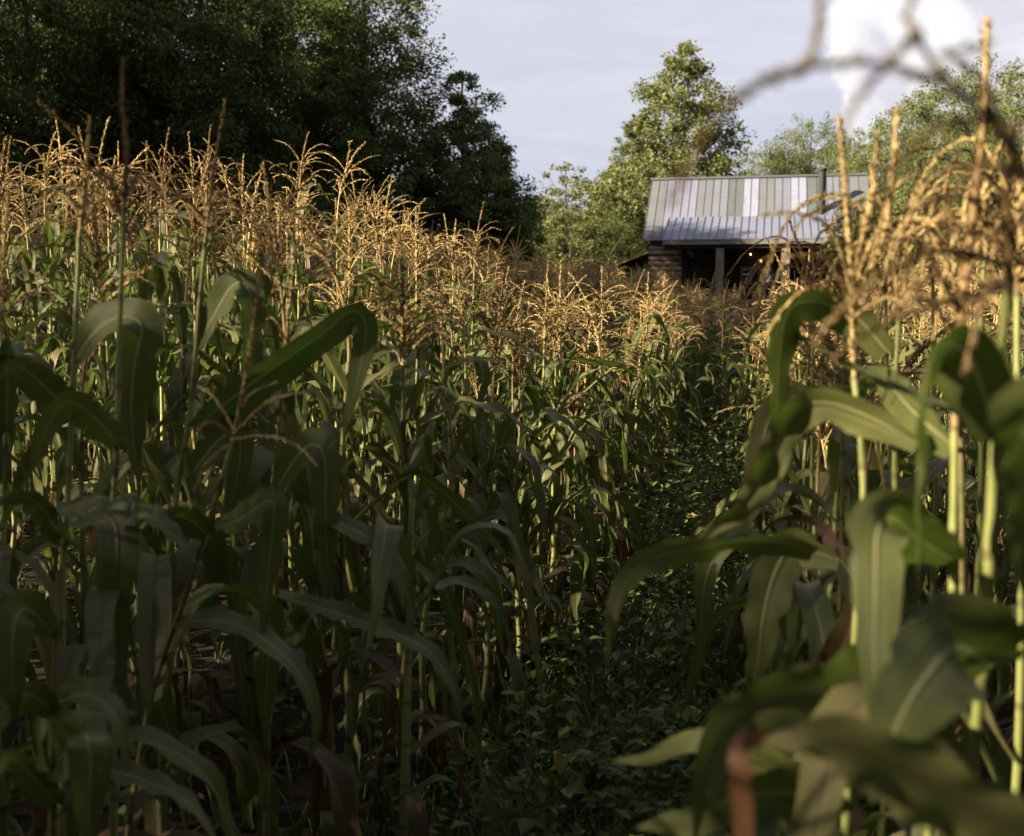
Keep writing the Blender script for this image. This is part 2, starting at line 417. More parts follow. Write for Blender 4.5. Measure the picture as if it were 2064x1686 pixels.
def pool_leaf(L, W, e0, e1, k0, k1, tw, wave, seed, n=22, cols=6, trough=0.4, kink=0.0):
    r = np.random.default_rng(seed)
    s = np.linspace(0, 1, n)
    el = e0 + (e1 - e0) * smooth01((s - k0) / (k1 - k0)) + 6 * np.sin(s * 7 + r.uniform(0, 6))
    yaw = np.cumsum(r.normal(0, 2.2, n)) * 0.6
    if kink > 0:
        k = r.uniform(.22, .6); el = el - kink * smooth01((s - k) / .06) * np.where(s > k, 1 - .35 * smooth01((s - k) / .5), 1)
        el = np.maximum(el, -96)
    e, y = np.radians(el), np.radians(yaw)
    T = np.stack([np.cos(e) * np.cos(y), np.cos(e) * np.sin(y), np.sin(e)], 1)
    P = np.concatenate([[[0, 0, 0]], np.cumsum(0.5 * (T[1:] + T[:-1]) * L / (n - 1), 0)])
    S0 = np.stack([-np.sin(y), np.cos(y), 0 * y], 1); N0 = np.cross(T, S0); N0[:] = norm(N0)
    a = np.radians(tw) * smooth01((s - .15) / .8) + np.radians(8) * np.sin(9 * s + r.uniform(0, 6))
    S = S0 * np.cos(a)[:, None] + N0 * np.sin(a)[:, None]; NN = -S0 * np.sin(a)[:, None] + N0 * np.cos(a)[:, None]
    return ribbon(P, S, leaf_w(s, W), NN, trough, wave, r.uniform(3, 6), r.uniform(0, 6), cols)

# ------------------------------------------------------------------ terrain
DIR = norm(np.array([0.237, 0.9715])); NRM = np.array([DIR[1], -DIR[0]])     # along the rows, across them (to the right)
def uv_to_xy(u, v): return DIR[0] * u + NRM[0] * v, DIR[1] * u + NRM[1] * v
def xy_to_uv(x, y): return x * DIR[0] + y * DIR[1], x * NRM[0] + y * NRM[1]
def sm(x, a, b): t = np.clip((x - a) / (b - a), 0, 1); return t * t * (3 - 2 * t)
def ground_z(x, y):
    u, v = xy_to_uv(np.asarray(x, float), np.asarray(y, float))
    z = 0.075 * np.clip(-v - 0.9, 0, 9)
    z = z + 1.15 * sm(u, 25, 42) + 1.5 * sm(u, 55, 90)
    z = z + 20 * sm(v - 0.10 * (u - 40), 8, 62) * sm(u, 5, 45)
    z = z + 0.02 * np.sin(x * 2.1 + 0.7 * y) + 0.015 * np.sin(y * 3.3 - x)
    return z

def build_ground():
    def axis(lim0, lim1):
        a = [0.0]; s = 0.25
        while a[-1] < lim1: a.append(a[-1] + s); s = min(s * 1.06, 12) if a[-1] > 6 else 0.25
        b = [0.0]; s = 0.25
        while b[-1] > lim0: b.append(b[-1] - s); s = min(s * 1.08, 12) if b[-1] < -4 else 0.25
        return np.array(sorted(set(b + a)))
    xs, ys = axis(-420, 420), axis(-150, 620)
    X, Y = np.meshgrid(xs, ys); Z = ground_z(X, Y)
    n, m = X.shape; idx = np.arange(n * m).reshape(n, m)
    q = np.stack([idx[:-1, :-1], idx[:-1, 1:], idx[1:, 1:], idx[1:, :-1]], -1).reshape(-1, 4)
    g = Geo(); g.add(np.stack([X.ravel(), Y.ravel(), Z.ravel()], 1), q)
    tag(link('ground', g.mesh('ground', M['soil'])), 'dark soil of the corn field and the slopes round it', 'ground', None, 'structure')
build_ground()

# ------------------------------------------------------------------ cabin
TH = R(13.0); FX = np.array([math.cos(TH), -math.sin(TH)]); FY = np.array([math.sin(TH), math.cos(TH)])
E0 = at(1295, 484, 45.0)
ZF, ZE, ZR, LR, YR = 1.35, float(E0[2]), float(E0[2]) + 2.77, 9.0, 3.36
def cab_x(px, yl):
    k = (px - 1032) / F; return (k * (E0[1] + FY[1] * yl) - E0[0] - FY[0] * yl) / (FX[0] - k * FX[1])
cabin = bpy.data.objects.new('cabin', None); col.objects.link(cabin)
cabin.location = (E0[0], E0[1], 0.0); cabin.rotation_euler = (0, 0, -TH)
tag(cabin, 'log cabin with patchwork metal roof and a deep dark front porch', 'cabin')
def roof_z(yl): return ZE + 2.77 * yl / YR if yl <= YR else ZE + 2.77 * (2 * YR - yl) / YR

def build_cabin():
    XL, XR, Y0, Y1 = 0.35, 8.65, 0.40, 6.32; PX0, PX1, YB = .96, 8.06, 1.11
    wx2 = (cab_x(1529, Y0), cab_x(1551, Y0)); wx1 = (cab_x(1493, Y0), cab_x(1508, Y0))
    WZ0, WZ1 = ZF + 0.75, 2.72
    def log_wall(y, holes, zt, mi=0, z0=ZF - 0.25):
        g = Geo(); h = 0.215; k = 0
        z = z0
        while z < zt - 0.02:
            zt2 = min(z + h, zt)
            segs = [(XL - 0.12, XR + 0.12)]
            for (a, b, ha, hb) in holes:
                if z + h * .5 > ha and z + h * .5 < hb:
                    ns = []
                    for s0, s1 in segs:
                        if a < s1 and b > s0: ns += [(s0, a), (b, s1)]
                        else: ns.append((s0, s1))
                    segs = ns
            for s0, s1 in segs:
                zc = (z + zt2) / 2; th = np.linspace(0, 2 * np.pi, 10, endpoint=False)
                j = 0.012 * math.sin(k * 3.7)
                ring = np.stack([0 * th, 0.10 * np.cos(th) + y + j, (zt2 - z) * .5 * 1.03 * np.sin(th) + zc], 1)
                xs = np.linspace(s0, s1, 5)
                V = np.concatenate([ring + [xx, 0.006 * math.sin(xx * 2 + k), 0.006 * math.sin(xx * 1.3 + k * 2)] for xx in xs])
                idx = np.arange(50).reshape(5, 10)
                q = np.stack([idx[:-1], np.roll(idx[:-1], -1, 1), np.roll(idx[1:], -1, 1), idx[1:]], -1).reshape(-1, 4)
                g.add(V, q, None, mi)
                for e in (0, 4):
                    r_ = idx[e]; g.add(V[r_], [[0, 1, 2, 3], [0, 3, 4, 5], [0, 5, 6, 7], [0, 7, 8, 9]], None, mi)
            z += h; k += 1
        return g
    front = log_wall(Y0, [(wx1[0], wx1[1], WZ0, WZ1), (wx2[0], wx2[1], WZ0, WZ1)], 4.0)
    link('wall', front.mesh('cabin_front_wall', M['log']), cabin)
    pw = Geo()  # boards added over the logs, their dark tone standing for porch shade
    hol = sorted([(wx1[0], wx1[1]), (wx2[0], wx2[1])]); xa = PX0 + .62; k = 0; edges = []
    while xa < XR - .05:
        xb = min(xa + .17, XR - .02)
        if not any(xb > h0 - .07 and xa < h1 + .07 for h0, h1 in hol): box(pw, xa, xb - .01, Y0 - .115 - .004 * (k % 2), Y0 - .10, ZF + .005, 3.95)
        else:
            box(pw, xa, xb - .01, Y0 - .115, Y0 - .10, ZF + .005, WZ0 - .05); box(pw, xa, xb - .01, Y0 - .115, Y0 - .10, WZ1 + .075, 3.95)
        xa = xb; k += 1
    link('wall', pw.mesh('porch_shade_boards', M['log_dark_shade'], False), cabin)
    # rear wall, with the windows one sees through the house
    bk = [(cab_x(1528, Y1), cab_x(1549, Y1), ZF + .7, 2.9)]
    link('wall', log_wall(Y1, bk, 4.0).mesh('cabin_rear_wall', M['log']), cabin)
    for xx in (XL, XR):
        g = Geo()
        z = ZF - .25; k = 0
        while z < ZR - 0.25:
            z1 = z + .2
            a = max(Y0, (z1 - ZE + .12) * YR / 2.77) if z1 > ZE - .1 else Y0
            b = 2 * YR - a if z1 > ZE - .1 else Y1
            if b - a > .3: box(g, xx - .07, xx + .07 + .006 * math.sin(k), a + .1, b - .1, z, z1 - .012)
            z = z1; k += 1
        link('wall', g.mesh('cabin_gable_wall', M['log'], False), cabin)
    # windows
    for (a, b) in (wx1, wx2):
        f = Geo(); y = Y0 - .04
        box(f, a - .06, a + .02, y - .08, y + .06, WZ0 - .03, WZ1 + .06); box(f, b - .02, b + .06, y - .08, y + .06, WZ0 - .03, WZ1 + .06)
        box(f, a + .02, b - .02, y - .083, y + .063, WZ1, WZ1 + .064); box(f, a + .02, b - .02, y - .09, y + .063, WZ0 - .034, WZ0 + .03)
        c = (a + b) / 2; box(f, c - .014, c + .014, y - .02, y + .02, WZ0 + .03, WZ1)
        for t in (.33, .66):
            zz = WZ0 + t * (WZ1 - WZ0); box(f, a + .02, c - .014, y - .018, y + .018, zz - .014, zz + .014); box(f, c + .014, b - .02, y - .018, y + .018, zz - .014, zz + .014)
        w = link('window', f.mesh('cabin_window_frame', M['post'], False), cabin)
        p = Geo(); box(p, a + .021, b - .021, y + .022, y + .027, WZ0 + .031, WZ1 - .001)
        link('pane', p.mesh('cabin_window_pane', M['glass'], False), w)
    # main roof: sheets of differing colour with raised seams
    px = [1311, 1341, 1372, 1401, 1431, 1461, 1490, 1521, 1551, 1582, 1614, 1652, 1678, 1696, 1744]
    names = ['moss', 'lilac', 'lilac', 'moss', 'grey', 'green', 'white', 'moss', 'grey', 'white', 'green', 'grey', 'green', 'moss']
    kinds = ['moss', 'lilac', 'green', 'white', 'grey']
    xs = [cab_x(p, YR) + (0 if i else 0) for i, p in enumerate(px)]
    xs[0] = 0.0; xs[-1] = LR
    g = Geo(); t = .035
    PX0, PX1, YB = .96, 8.06, 1.11
    for i, nm in enumerate(names):
        a, b = xs[i], xs[i + 1]
        for side in (0, 1):
            ys = (0.0, YR) if side == 0 else (2 * YR, YR)
            z0, z1 = ZE, ZR
            dz = .003 * (i % 2)
            hexa(g, [[a, ys[0], z0 + dz - t], [b, ys[0], z0 + dz - t], [b, ys[1], z1 + dz - t], [a, ys[1], z1 + dz - t], [a, ys[0], z0 + dz], [b, ys[0], z0 + dz], [b, ys[1], z1 + dz], [a, ys[1], z1 + dz]], kinds.index(nm))
            nsm = 2
            for j in range(nsm):
                sx = a + (b - a) * (j + 0.0) / nsm + .012
                w = .012 if j == 0 else .007
                hexa(g, [[sx, ys[0] + .01, z0 + .0075], [sx + w, ys[0] + .01, z0 + .0075], [sx + w, ys[1] - .02, z1 - .01], [sx, ys[1] - .02, z1 - .01],
                         [sx, ys[0] + .01, z0 + .038], [sx + w, ys[0] + .01, z0 + .038], [sx + w, ys[1] - .02, z1 + .02], [sx, ys[1] - .02, z1 + .02]], kinds.index('green'))
    roof = link('roof', g.mesh('cabin_roof', [M['roof_' + k] for k in kinds], False), cabin)
    rc = Geo(); box(rc, -.03, LR + .03, YR - .13, YR + .13, ZR - .03, ZR + .055)
    link('ridge_cap', rc.mesh('ridge_cap', M['roof_green'], False), roof)
    st = Geo()
    cx = cab_x(1647, 1.35)
    V, q, uv = tube(np.array([[cx, 1.35, 4.7], [cx, 1.35, 5.5], [cx, 1.35, 6.3], [cx, 1.35, 6.62]]), .145, 14); st.add(V, q, uv)
    V, q, uv = tube(np.array([[cx, 1.35, 6.60], [cx, 1.35, 6.62], [cx, 1.35, 6.74], [cx, 1.35, 6.76]]), [.05, .17, .17, .02], 14); st.add(V, q, uv)
    link('stove_pipe', st.mesh('stove_pipe', M['pipe']), roof)
    # porch roof (flatter) laid on the main roof at YB
    g = Geo(); zb = roof_z(YB) + .05; yE = YB - 2.88; zE = 3.81
    n = 12
    for i in range(n):
        a = PX0 + (PX1 - PX0) * i / n; b = PX0 + (PX1 - PX0) * (i + 1) / n
        hexa(g, [[a, yE, zE - t], [b, yE, zE - t], [b, YB, zb - t], [a, YB, zb - t], [a, yE, zE], [b, yE, zE], [b, YB, zb], [a, YB, zb]])
        for j in range(2):
            sx = a + (b - a) * j / 2 + .01
            hexa(g, [[sx, yE + .01, zE - .006], [sx + .02, yE + .01, zE - .006], [sx + .02, YB - .01, zb - .006], [sx, YB - .01, zb - .006], [sx, yE + .01, zE + .032], [sx + .02, yE + .01, zE + .032], [sx + .02, YB - .01, zb + .032], [sx, YB - .01, zb + .032]], 1)
    pr = link('porch_roof', g.mesh('porch_roof', [M['roof_porch'], M['roof_green']], False), cabin)
    fb = Geo(); box(fb, PX0 + .02, PX1 - .02, yE + .02, yE + .06, zE - .21, zE - t - .004)
    box(fb, PX0 + .02, PX0 + .05, yE + .062, Y0 - .14, zE - .18, zE - t - .004)
    link('fascia', fb.mesh('fascia', M['fascia'], False), pr)
    # porch ceiling side boards, beam, floor, posts, rail
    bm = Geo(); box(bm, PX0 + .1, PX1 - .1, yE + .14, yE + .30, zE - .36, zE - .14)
    link('porch_beam', bm.mesh('porch_beam', M['log_dark_shade'], False), cabin)
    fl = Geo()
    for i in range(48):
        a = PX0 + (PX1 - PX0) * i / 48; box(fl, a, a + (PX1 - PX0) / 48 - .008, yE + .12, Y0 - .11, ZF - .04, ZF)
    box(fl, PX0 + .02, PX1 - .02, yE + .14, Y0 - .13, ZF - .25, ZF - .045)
    link('porch_floor', fl.mesh('porch_floor', M['log_dark_shade'], False), cabin)
    for p in (1447, 1578, 1690):
        x = cab_x(p, yE + .22)
        g = Geo(); box(g, x - .16, x + .16, yE + .10, yE + .34, ZF - .4, zE - .365)
        link('porch_post', g.mesh('porch_post', M['post'], False), cabin)
    sp = Geo()
    xw = cab_x(1350, Y0 - .5)
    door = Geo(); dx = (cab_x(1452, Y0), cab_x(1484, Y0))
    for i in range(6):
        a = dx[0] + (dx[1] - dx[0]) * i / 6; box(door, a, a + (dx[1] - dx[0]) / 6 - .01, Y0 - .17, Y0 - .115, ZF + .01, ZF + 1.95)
    d = link('door', door.mesh('plank_door', M['log_dark_shade'], False), cabin)
    h = Geo(); V, q, uv = tube(np.array([[dx[1] - .12, Y0 - .20, ZF + .9], [dx[1] - .12, Y0 - .235, ZF + 1.0], [dx[1] - .12, Y0 - .20, ZF + 1.1]]), .012, 6); h.add(V, q, uv)
    link('handle', h.mesh('door_handle', M['pipe']), d)
    # interior floor and foundation
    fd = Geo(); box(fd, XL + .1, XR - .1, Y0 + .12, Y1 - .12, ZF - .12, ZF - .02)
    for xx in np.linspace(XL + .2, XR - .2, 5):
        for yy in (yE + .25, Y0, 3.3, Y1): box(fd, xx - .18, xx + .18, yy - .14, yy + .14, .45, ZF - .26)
    link('foundation', fd.mesh('foundation', M['log_dark_shade'], False), cabin)
    # low board lean-to against the left end
    lt = Geo()
    for i in range(11):
        a = .18 * i; y0 = 1.2 + a
        hexa(lt, [[-2.6, y0, 2.35], [.2, y0, 3.45], [.2, y0 + .165, 3.45], [-2.6, y0 + .165, 2.35], [-2.6, y0, 2.40], [.2, y0, 3.50], [.2, y0 + .165, 3.50], [-2.6, y0 + .165, 2.40]])
    for y0 in (1.3, 3.0): box(lt, -2.5, -2.4, y0, y0 + .1, .6, 2.36)
    for i in range(6): box(lt, -2.42, .2, 1.24, 1.28, 1.1 + .2 * i, 1.28 + .2 * i)
    link('lean_to', lt.mesh('lean_to', M['log'], False), cabin)
    # two lit bulbs hanging under the porch roof: things of their own
    for (p, q_, lab) in ((1513, 513, 'dim orange bulb hanging under the porch roof, the higher of two'), (1534, 526, 'bright orange bulb hanging under the porch roof near the window')):
        w = at(p, q_, 44.2)
        r = bpy.data.objects.new('light_bulb', None); col.objects.link(r); r.location = w; tag(r, lab, 'light bulb', 'bulbs under the porch roof')
        s = .022 if q_ < 520 else .034
        g = Geo(); V, q, uv = tube(np.array([[0, 0, -s * 1.2], [0, 0, -s], [0, 0, 0], [0, 0, s * .9], [0, 0, s * 1.3]]), [.003, s * .6, s, s * .6, s * .35], 10); g.add(V, q, uv)
        link('glass_bulb', g.mesh('glass_bulb', M['bulb']), r)
        g = Geo(); V, q, uv = tube(np.array([[0, 0, s * 1.3], [0, 0, s * 2.2], [0, 0, s * 2.3], [0, 0, .9]]), [s * .4, s * .4, .006, .006], 6); g.add(V, q, uv)
        link('cord', g.mesh('bulb_cord', M['pipe']), r)
build_cabin()

# ------------------------------------------------------------------ trees
def leaf_cards(C, nrm, size, r):
    """diamond leaves at C with normals nrm"""
    n = len(C); rv = norm(r.normal(size=(n, 3))); a = norm(np.cross(nrm, rv)); b = np.cross(nrm, a)
    L = size * r.uniform(.7, 1.25, (n, 1)); W = L * r.uniform(.55, .8, n)[:, None]
    fold = nrm * L * .12
    V = np.stack([C - a * L * .5, C + b * W * .5 + fold, C + a * L * .5 - fold * .8, C - b * W * .5 + fold], 1).reshape(-1, 3)
    return V, np.arange(4 * n).reshape(n, 4)

def tree_meshes(name, H, t0, prof, nclump, per, lsize, crad, leafm, barkm, seed, trunk_r, flat=.7, outer=.55, sub=3):
    r = np.random.default_rng(seed)
    wood_g = Geo(); lf = Geo()
    nz = 14; zz = np.linspace(0, 1, nz)
    TP = np.stack([np.cumsum(r.normal(0, .012 * H / 10, nz)) * zz, np.cumsum(r.normal(0, .012 * H / 10, nz)) * zz, zz * H * .97], 1)
    V, q, uv = tube(TP, trunk_r * (1 - zz) ** .8 * (1 + .5 * np.exp(-zz * 18)) + .012, 8); wood_g.add(V, q, uv)
    tk = lambda t: np.array([np.interp(t, zz * .97, TP[:, j]) for j in range(3)])
    ts = np.linspace(t0, 1, 200); pr = np.array([prof(t) for t in ts]); cdf = np.cumsum(pr ** 1.35 + .08); cdf /= cdf[-1]
    ga = 2.399963; C = []; NRM_ = []
    for i in range(nclump):
        t = float(np.interp((i + r.uniform(0, 1)) / nclump, cdf, ts)); th = i * ga + r.uniform(-.4, .4)
        rad = prof(t) * (outer + (1 - outer) * r.uniform() ** .7) * r.uniform(.82, 1.12)
        ctr = tk(t) + np.array([math.cos(th) * rad, math.sin(th) * rad, r.uniform(-.02, .02) * H])
        tb = max(t - .10 - .18 * rad / max(H * .25, .1), t0 * .6); p0 = tk(tb)
        mid = p0 * .45 + ctr * .55 + np.array([0, 0, -.08 * rad]) + r.normal(0, .05 * rad + .01, 3)
        V, q, uv = tube(resample([p0, mid, ctr], 7), np.linspace(max(.018, trunk_r * .33 * (1 - t)), .008, 7), 5); wood_g.add(V, q, uv)
        cr = crad * r.uniform(.65, 1.35) * (.55 + .45 * min(1, prof(t) / (H * .12)))
        for k in range(sub):
            sc = ctr + norm(r.normal(size=3)) * cr * r.uniform(.3, .85) * np.array([1, 1, flat]); m = max(4, int(per / sub * r.uniform(.6, 1.4)))
            V, q, uv = tube(np.array([ctr, (ctr + sc) / 2 + r.normal(0, .03, 3), sc]), [.011, .008, .005], 4); wood_g.add(V, q, uv)
            d = norm(r.normal(size=(m, 3))) * (r.uniform(0, 1, m) ** .5)[:, None] * cr * .62 * np.array([1, 1, flat])
            pts = sc + d; C.append(pts)
            out = norm(pts - tk(t)) * .5 + np.array([0, 0, .55]); NRM_.append(norm(out + r.normal(0, .65, (m, 3))))
    C = np.concatenate(C); NR = np.concatenate(NRM_)
    V, q = leaf_cards(C, NR, lsize * r.choice([.6, .85, 1.0, 1.3], len(C))[:, None], r); lf.add(V, q)
    return wood_g.mesh(name + '_trunk', barkm), lf.mesh(name + '_crown', leafm, False)

PROTO = {}
def proto(key, *a, **k): PROTO[key] = (tree_meshes(key, *a, **k), a[0])
rnd = lambda t, t0=.1, w=1.0, p=.55: w * max(.05, math.sin(math.pi * min(1, max(0, (t - t0) / (1 - t0)) ) ** p)) ** .75
# normalised heights: real metres, scaled on placement
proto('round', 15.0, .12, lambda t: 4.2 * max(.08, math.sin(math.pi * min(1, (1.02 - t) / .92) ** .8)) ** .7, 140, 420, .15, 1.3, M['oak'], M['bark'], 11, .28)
proto('tall', 18.0, .10, lambda t: 3.3 * max(.05, min(1, (1.01 - t) * 2.1)) ** .75 * (1 if t > .2 else .6 + 2 * t), 150, 420, .14, 1.15, M['oak_lit'], M['bark'], 12, .27)
proto('spire', 11.0, .06, lambda t: 2.7 * max(.05, min(1, (1.005 - t) * 1.9)) ** .8, 150, 380, .13, .85, M['oak_lit'], M['bark'], 13, .2)
proto('poplar', 14.5, .12, lambda t: 3.5 * max(.10, min(1, (1.02 - t) * 2.0)) ** .62, 150, 250, .20, 1.0, M['poplar'], M['bark_pale'], 14, .24, .8, .35)
proto('hill', 13.0, .10, lambda t: 4.0 * max(.08, math.sin(math.pi * min(1, (1.02 - t) / .95) ** .8)) ** .7, 110, 190, .17, 1.2, M['hill_leaf'], M['bark'], 15, .25)
proto('hill_tall', 16.0, .14, lambda t: 3.3 * max(.08, math.sin(math.pi * min(1, (1.02 - t) / .9) ** .75)) ** .7, 100, 200, .17, 1.2, M['hill_leaf'], M['bark_pale'], 16, .24)
proto('sapling', 7.0, .30, lambda t: 1.45 * max(.1, math.sin(math.pi * min(1, (1.03 - t) / .8) ** .8)) ** .6, 34, 46, .17, .42, M['poplar'], M['bark'], 17, .07, .8, .3)
proto('bush', 4.5, .05, lambda t: 2.0 * max(.15, math.sin(math.pi * min(1, (1.05 - t) / 1.1) ** .85)) ** .6, 70, 170, .13, .7, M['poplar'], M['bark'], 18, .07)
proto('dark_bush', 5.0, .04, lambda t: 2.1 * max(.15, math.sin(math.pi * min(1, (1.05 - t) / 1.1) ** .85)) ** .6, 70, 190, .12, .75, M['oak'], M['bark'], 19, .08)

def plant_tree(key, name, label, cat, px, top, d, group=None, wide=1.0, rz=None, xy=None, h=None):
    (tm, cm), H0 = PROTO[key]
    if xy is None:
        p = at(px, top, d); x, y, zt = p
    else: (x, y), zt = xy, None
    z = float(ground_z(x, y)) - .05
    s = (zt - z) / H0 if zt is not None else h / H0
    r = bpy.data.objects.new(name, None); col.objects.link(r)
    r.location = (x, y, z); r.rotation_euler = (0, 0, rng.uniform(0, 6.28) if rz is None else rz); r.scale = (s * wide, s * wide, s)
    tag(r, label, cat, group)
    link('trunk', tm, r); link('crown', cm, r)
    return r

def build_trees():
    G = 'dark trees along the left side of the field'
    for a in [
        ('tall', 'tall dark tree whose sunlit right edge meets the open sky', 728, -250, 32.5, 1.0, .4),
        ('spire', 'dark pointed tree stepping down beside the gap in the trees', 935, 135, 33, 1.15, 1.9),
        ('spire', 'low dark tree with an arched right flank above the corn', 972, 262, 35, 1.25, 3.3),
        ('round', 'broad dark tree behind the tallest corn tassels', 590, -40, 36, .95, 2.2),
        ('round', 'broad black-green tree with small sky gaps near its foot', 400, -190, 29, .9, 4.0),
        ('tall', 'dark narrow tree with pale sky glints between its branches', 230, -230, 30, 1.1, 1.1),
        ('round', 'dark tree at the far left corner of the field', 40, -230, 28, .9, 5.2),
        ('tall', 'tall shaded tree standing deep behind the broad dark tree', 690, -60, 33, .7, 2.9),
        ('round', 'shaded tree deep in the wood behind the narrow dark tree', 330, -120, 36, 1.2, .9),
        ('round', 'shaded tree deep in the wood at the left margin', 110, -120, 35, 1.2, 3.7)]:
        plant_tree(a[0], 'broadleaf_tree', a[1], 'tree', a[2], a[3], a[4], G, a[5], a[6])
    for a in [('dark_bush', 'dark shrub at the foot of the pointed dark tree', 900, 400, 34, 1.3), ('dark_bush', 'dark shrub under the broad dark tree behind the tassels', 660, 380, 29, 1.3), ('dark_bush', 'dark shrub low under the narrow glinting tree', 300, 360, 27, 1.3),
              ('dark_bush', 'dark shrub at the left edge behind the tassels', 60, 360, 25, 1.3), ('dark_bush', 'dark shrub between the two broad dark trees', 480, 370, 29, 1.3)]:
        plant_tree(a[0], 'shrub', a[1], 'shrub', a[2], a[3], a[4], 'dark shrubs under the left trees', a[5])
    # behind the cabin
    plant_tree('poplar', 'poplar_tree', 'tall bright green tree with pale limbs behind the cabin roof', 'tree', 1378, 86, 60, None, 1.06, 2.0)
    plant_tree('poplar', 'poplar_tree', 'shorter bright tree leaning out left of the tall bright tree', 'tree', 1272, 262, 59, None, 1.0, 4.4)
    plant_tree('sapling', 'sapling', 'thin airy sapling standing against the sky in the gap', 'sapling', 1143, 325, 50, None, 1.05, .5)
    for a in [('bush', 'bright bush rising at the left end of the cabin', 1262, 335, 55, 1.05), ('bush', 'leafy bush at the foot of the thin sapling', 1150, 432, 49, 1.3), ('bush', 'pale bush against the flank of the low dark tree', 1085, 405, 54, 1.0),
              ('bush', 'bush between the sapling and the cabin end', 1215, 418, 52, 1.05), ('bush', 'bush under the tall bright tree beside the roof', 1310, 330, 58, 1.0), ('dark_bush', 'dark bush beside the lean-to boards', 1255, 440, 48, .8)]:
        plant_tree(a[0], 'bush', a[1], 'bush', a[2], a[3], a[4], 'bushes in the gap beside the cabin', a[5])
    for i, px in enumerate((1040, 1120, 1190, 1250, 1330)):
        plant_tree('hill', 'broadleaf_tree', ['far tree behind the low dark tree', 'far tree seen left of the sapling', 'far tree seen right of the sapling', 'far tree behind the bright cabin bush', 'far tree behind the tall bright tree'][i] + ' in the gap', 'tree', px, (440, 415, 432, 410, 380)[i], 95, 'distant trees in the gap', 1.3)
    # wooded slope on the right
    H = 'trees on the wooded right slope'
    for a in [
        ('hill', 'small olive tree just right of the tall bright tree', 1545, 300, 72, 1.0), ('hill', 'rounded olive tree rising above the roof ridge', 1635, 240, 74, .8),
        ('hill', 'olive tree close behind the stove pipe', 1590, 290, 66, .8), ('hill_tall', 'thin olive tree in front of the white cloud', 1705, 265, 68, .9),
        ('hill', 'leafy tree behind the right end of the roof', 1745, 290, 58, .9), ('hill_tall', 'tall slope tree right of the white cloud', 1850, 185, 58, .95),
        ('hill', 'bushy slope tree with a rounded top right of the cabin', 1800, 240, 50, .8), ('hill_tall', 'high slope tree with a feathery top', 1925, 140, 56, 1.0),
        ('hill', 'broad slope tree behind the near tassels', 1900, 250, 44, .8), ('hill_tall', 'tallest slope tree at the right margin', 2030, 118, 50, 1.0),
        ('hill', 'low slope tree at the right margin above the corn', 2010, 270, 38, .8), ('hill', 'dark slope tree beyond the right margin', 2130, 130, 46, 1.0)]:
        plant_tree(a[0], 'broadleaf_tree', a[1], 'tree', a[2], a[3], a[4], H, a[5])
    for i, (px, top, d) in enumerate([(1790, 400, 40), (1850, 410, 36), (1920, 400, 33), (2000, 390, 30), (1760, 430, 46)]):
        plant_tree('bush', 'shrub', ['shrub at the right corner of the cabin', 'shrub behind the right corn rows', 'shrub low on the slope behind the tassels', 'shrub at the right margin behind the corn', 'shrub beside the right gable'][i], 'shrub', px, top, d, 'shrubs along the right field edge', 1.2)
    # trees left of and behind the photographer: they shade the near corn
    S = 'shade trees left of the photographer'
    for i, (k, x, y, h, w, lab) in enumerate([
        ('round', -15, -3.1, 9.5, .64, 'narrow shade tree left of the photographer'), ('tall', -17, -5.9, 9.05, .60, 'low pointed shade tree left of the photographer'),
        ('round', -16, -7.73, 17.0, .46, 'rounded shade tree behind the photographer'), ('round', -19, -13, 13, 1.2, 'wide shade tree far behind the photographer'),
        ('round', -18, 5.4, 15, .70, 'slim shade tree beside the left field edge'), ('round', -20, 9.5, 16, .85, 'shade tree past the left field edge'), ('tall', -19, 17, 17, 1.0, 'taller shade tree past the left field edge'),
        ('tall', -18.5, 25.5, 14.0, 1.2, 'dark tree at the far left field edge'), ('round', -20, 20.5, 16, 1.0, 'dark tree before the far left field corner'), ('tall', -23, 30, 14.0, 1.1, 'tallest dark tree at the far left field corner')]):
        plant_tree(k, 'broadleaf_tree', lab, 'tree', 0, 0, 0, S, w, 1.3 * i, (x, y), h)
    for i, (x, y, h) in enumerate([(-9, -15, 15), (-3, -13, 16), (3, -14, 14), (9, -13, 17), (15, -11, 15), (20, -6, 16), (-13, -20, 18), (-1, -20, 19), (7, -20, 18), (15, -18, 19), (22, -13, 18), (22, 1, 14)]):  # added out of view to block sky light from behind
        plant_tree(('round', 'tall')[i % 2], 'broadleaf_tree', 'unseen tree added behind the photographer to dim the light on the field', 'tree', 0, 0, 0, 'unseen trees added behind the photographer', 1.15, .9 * i, (x, y), h)
build_trees()

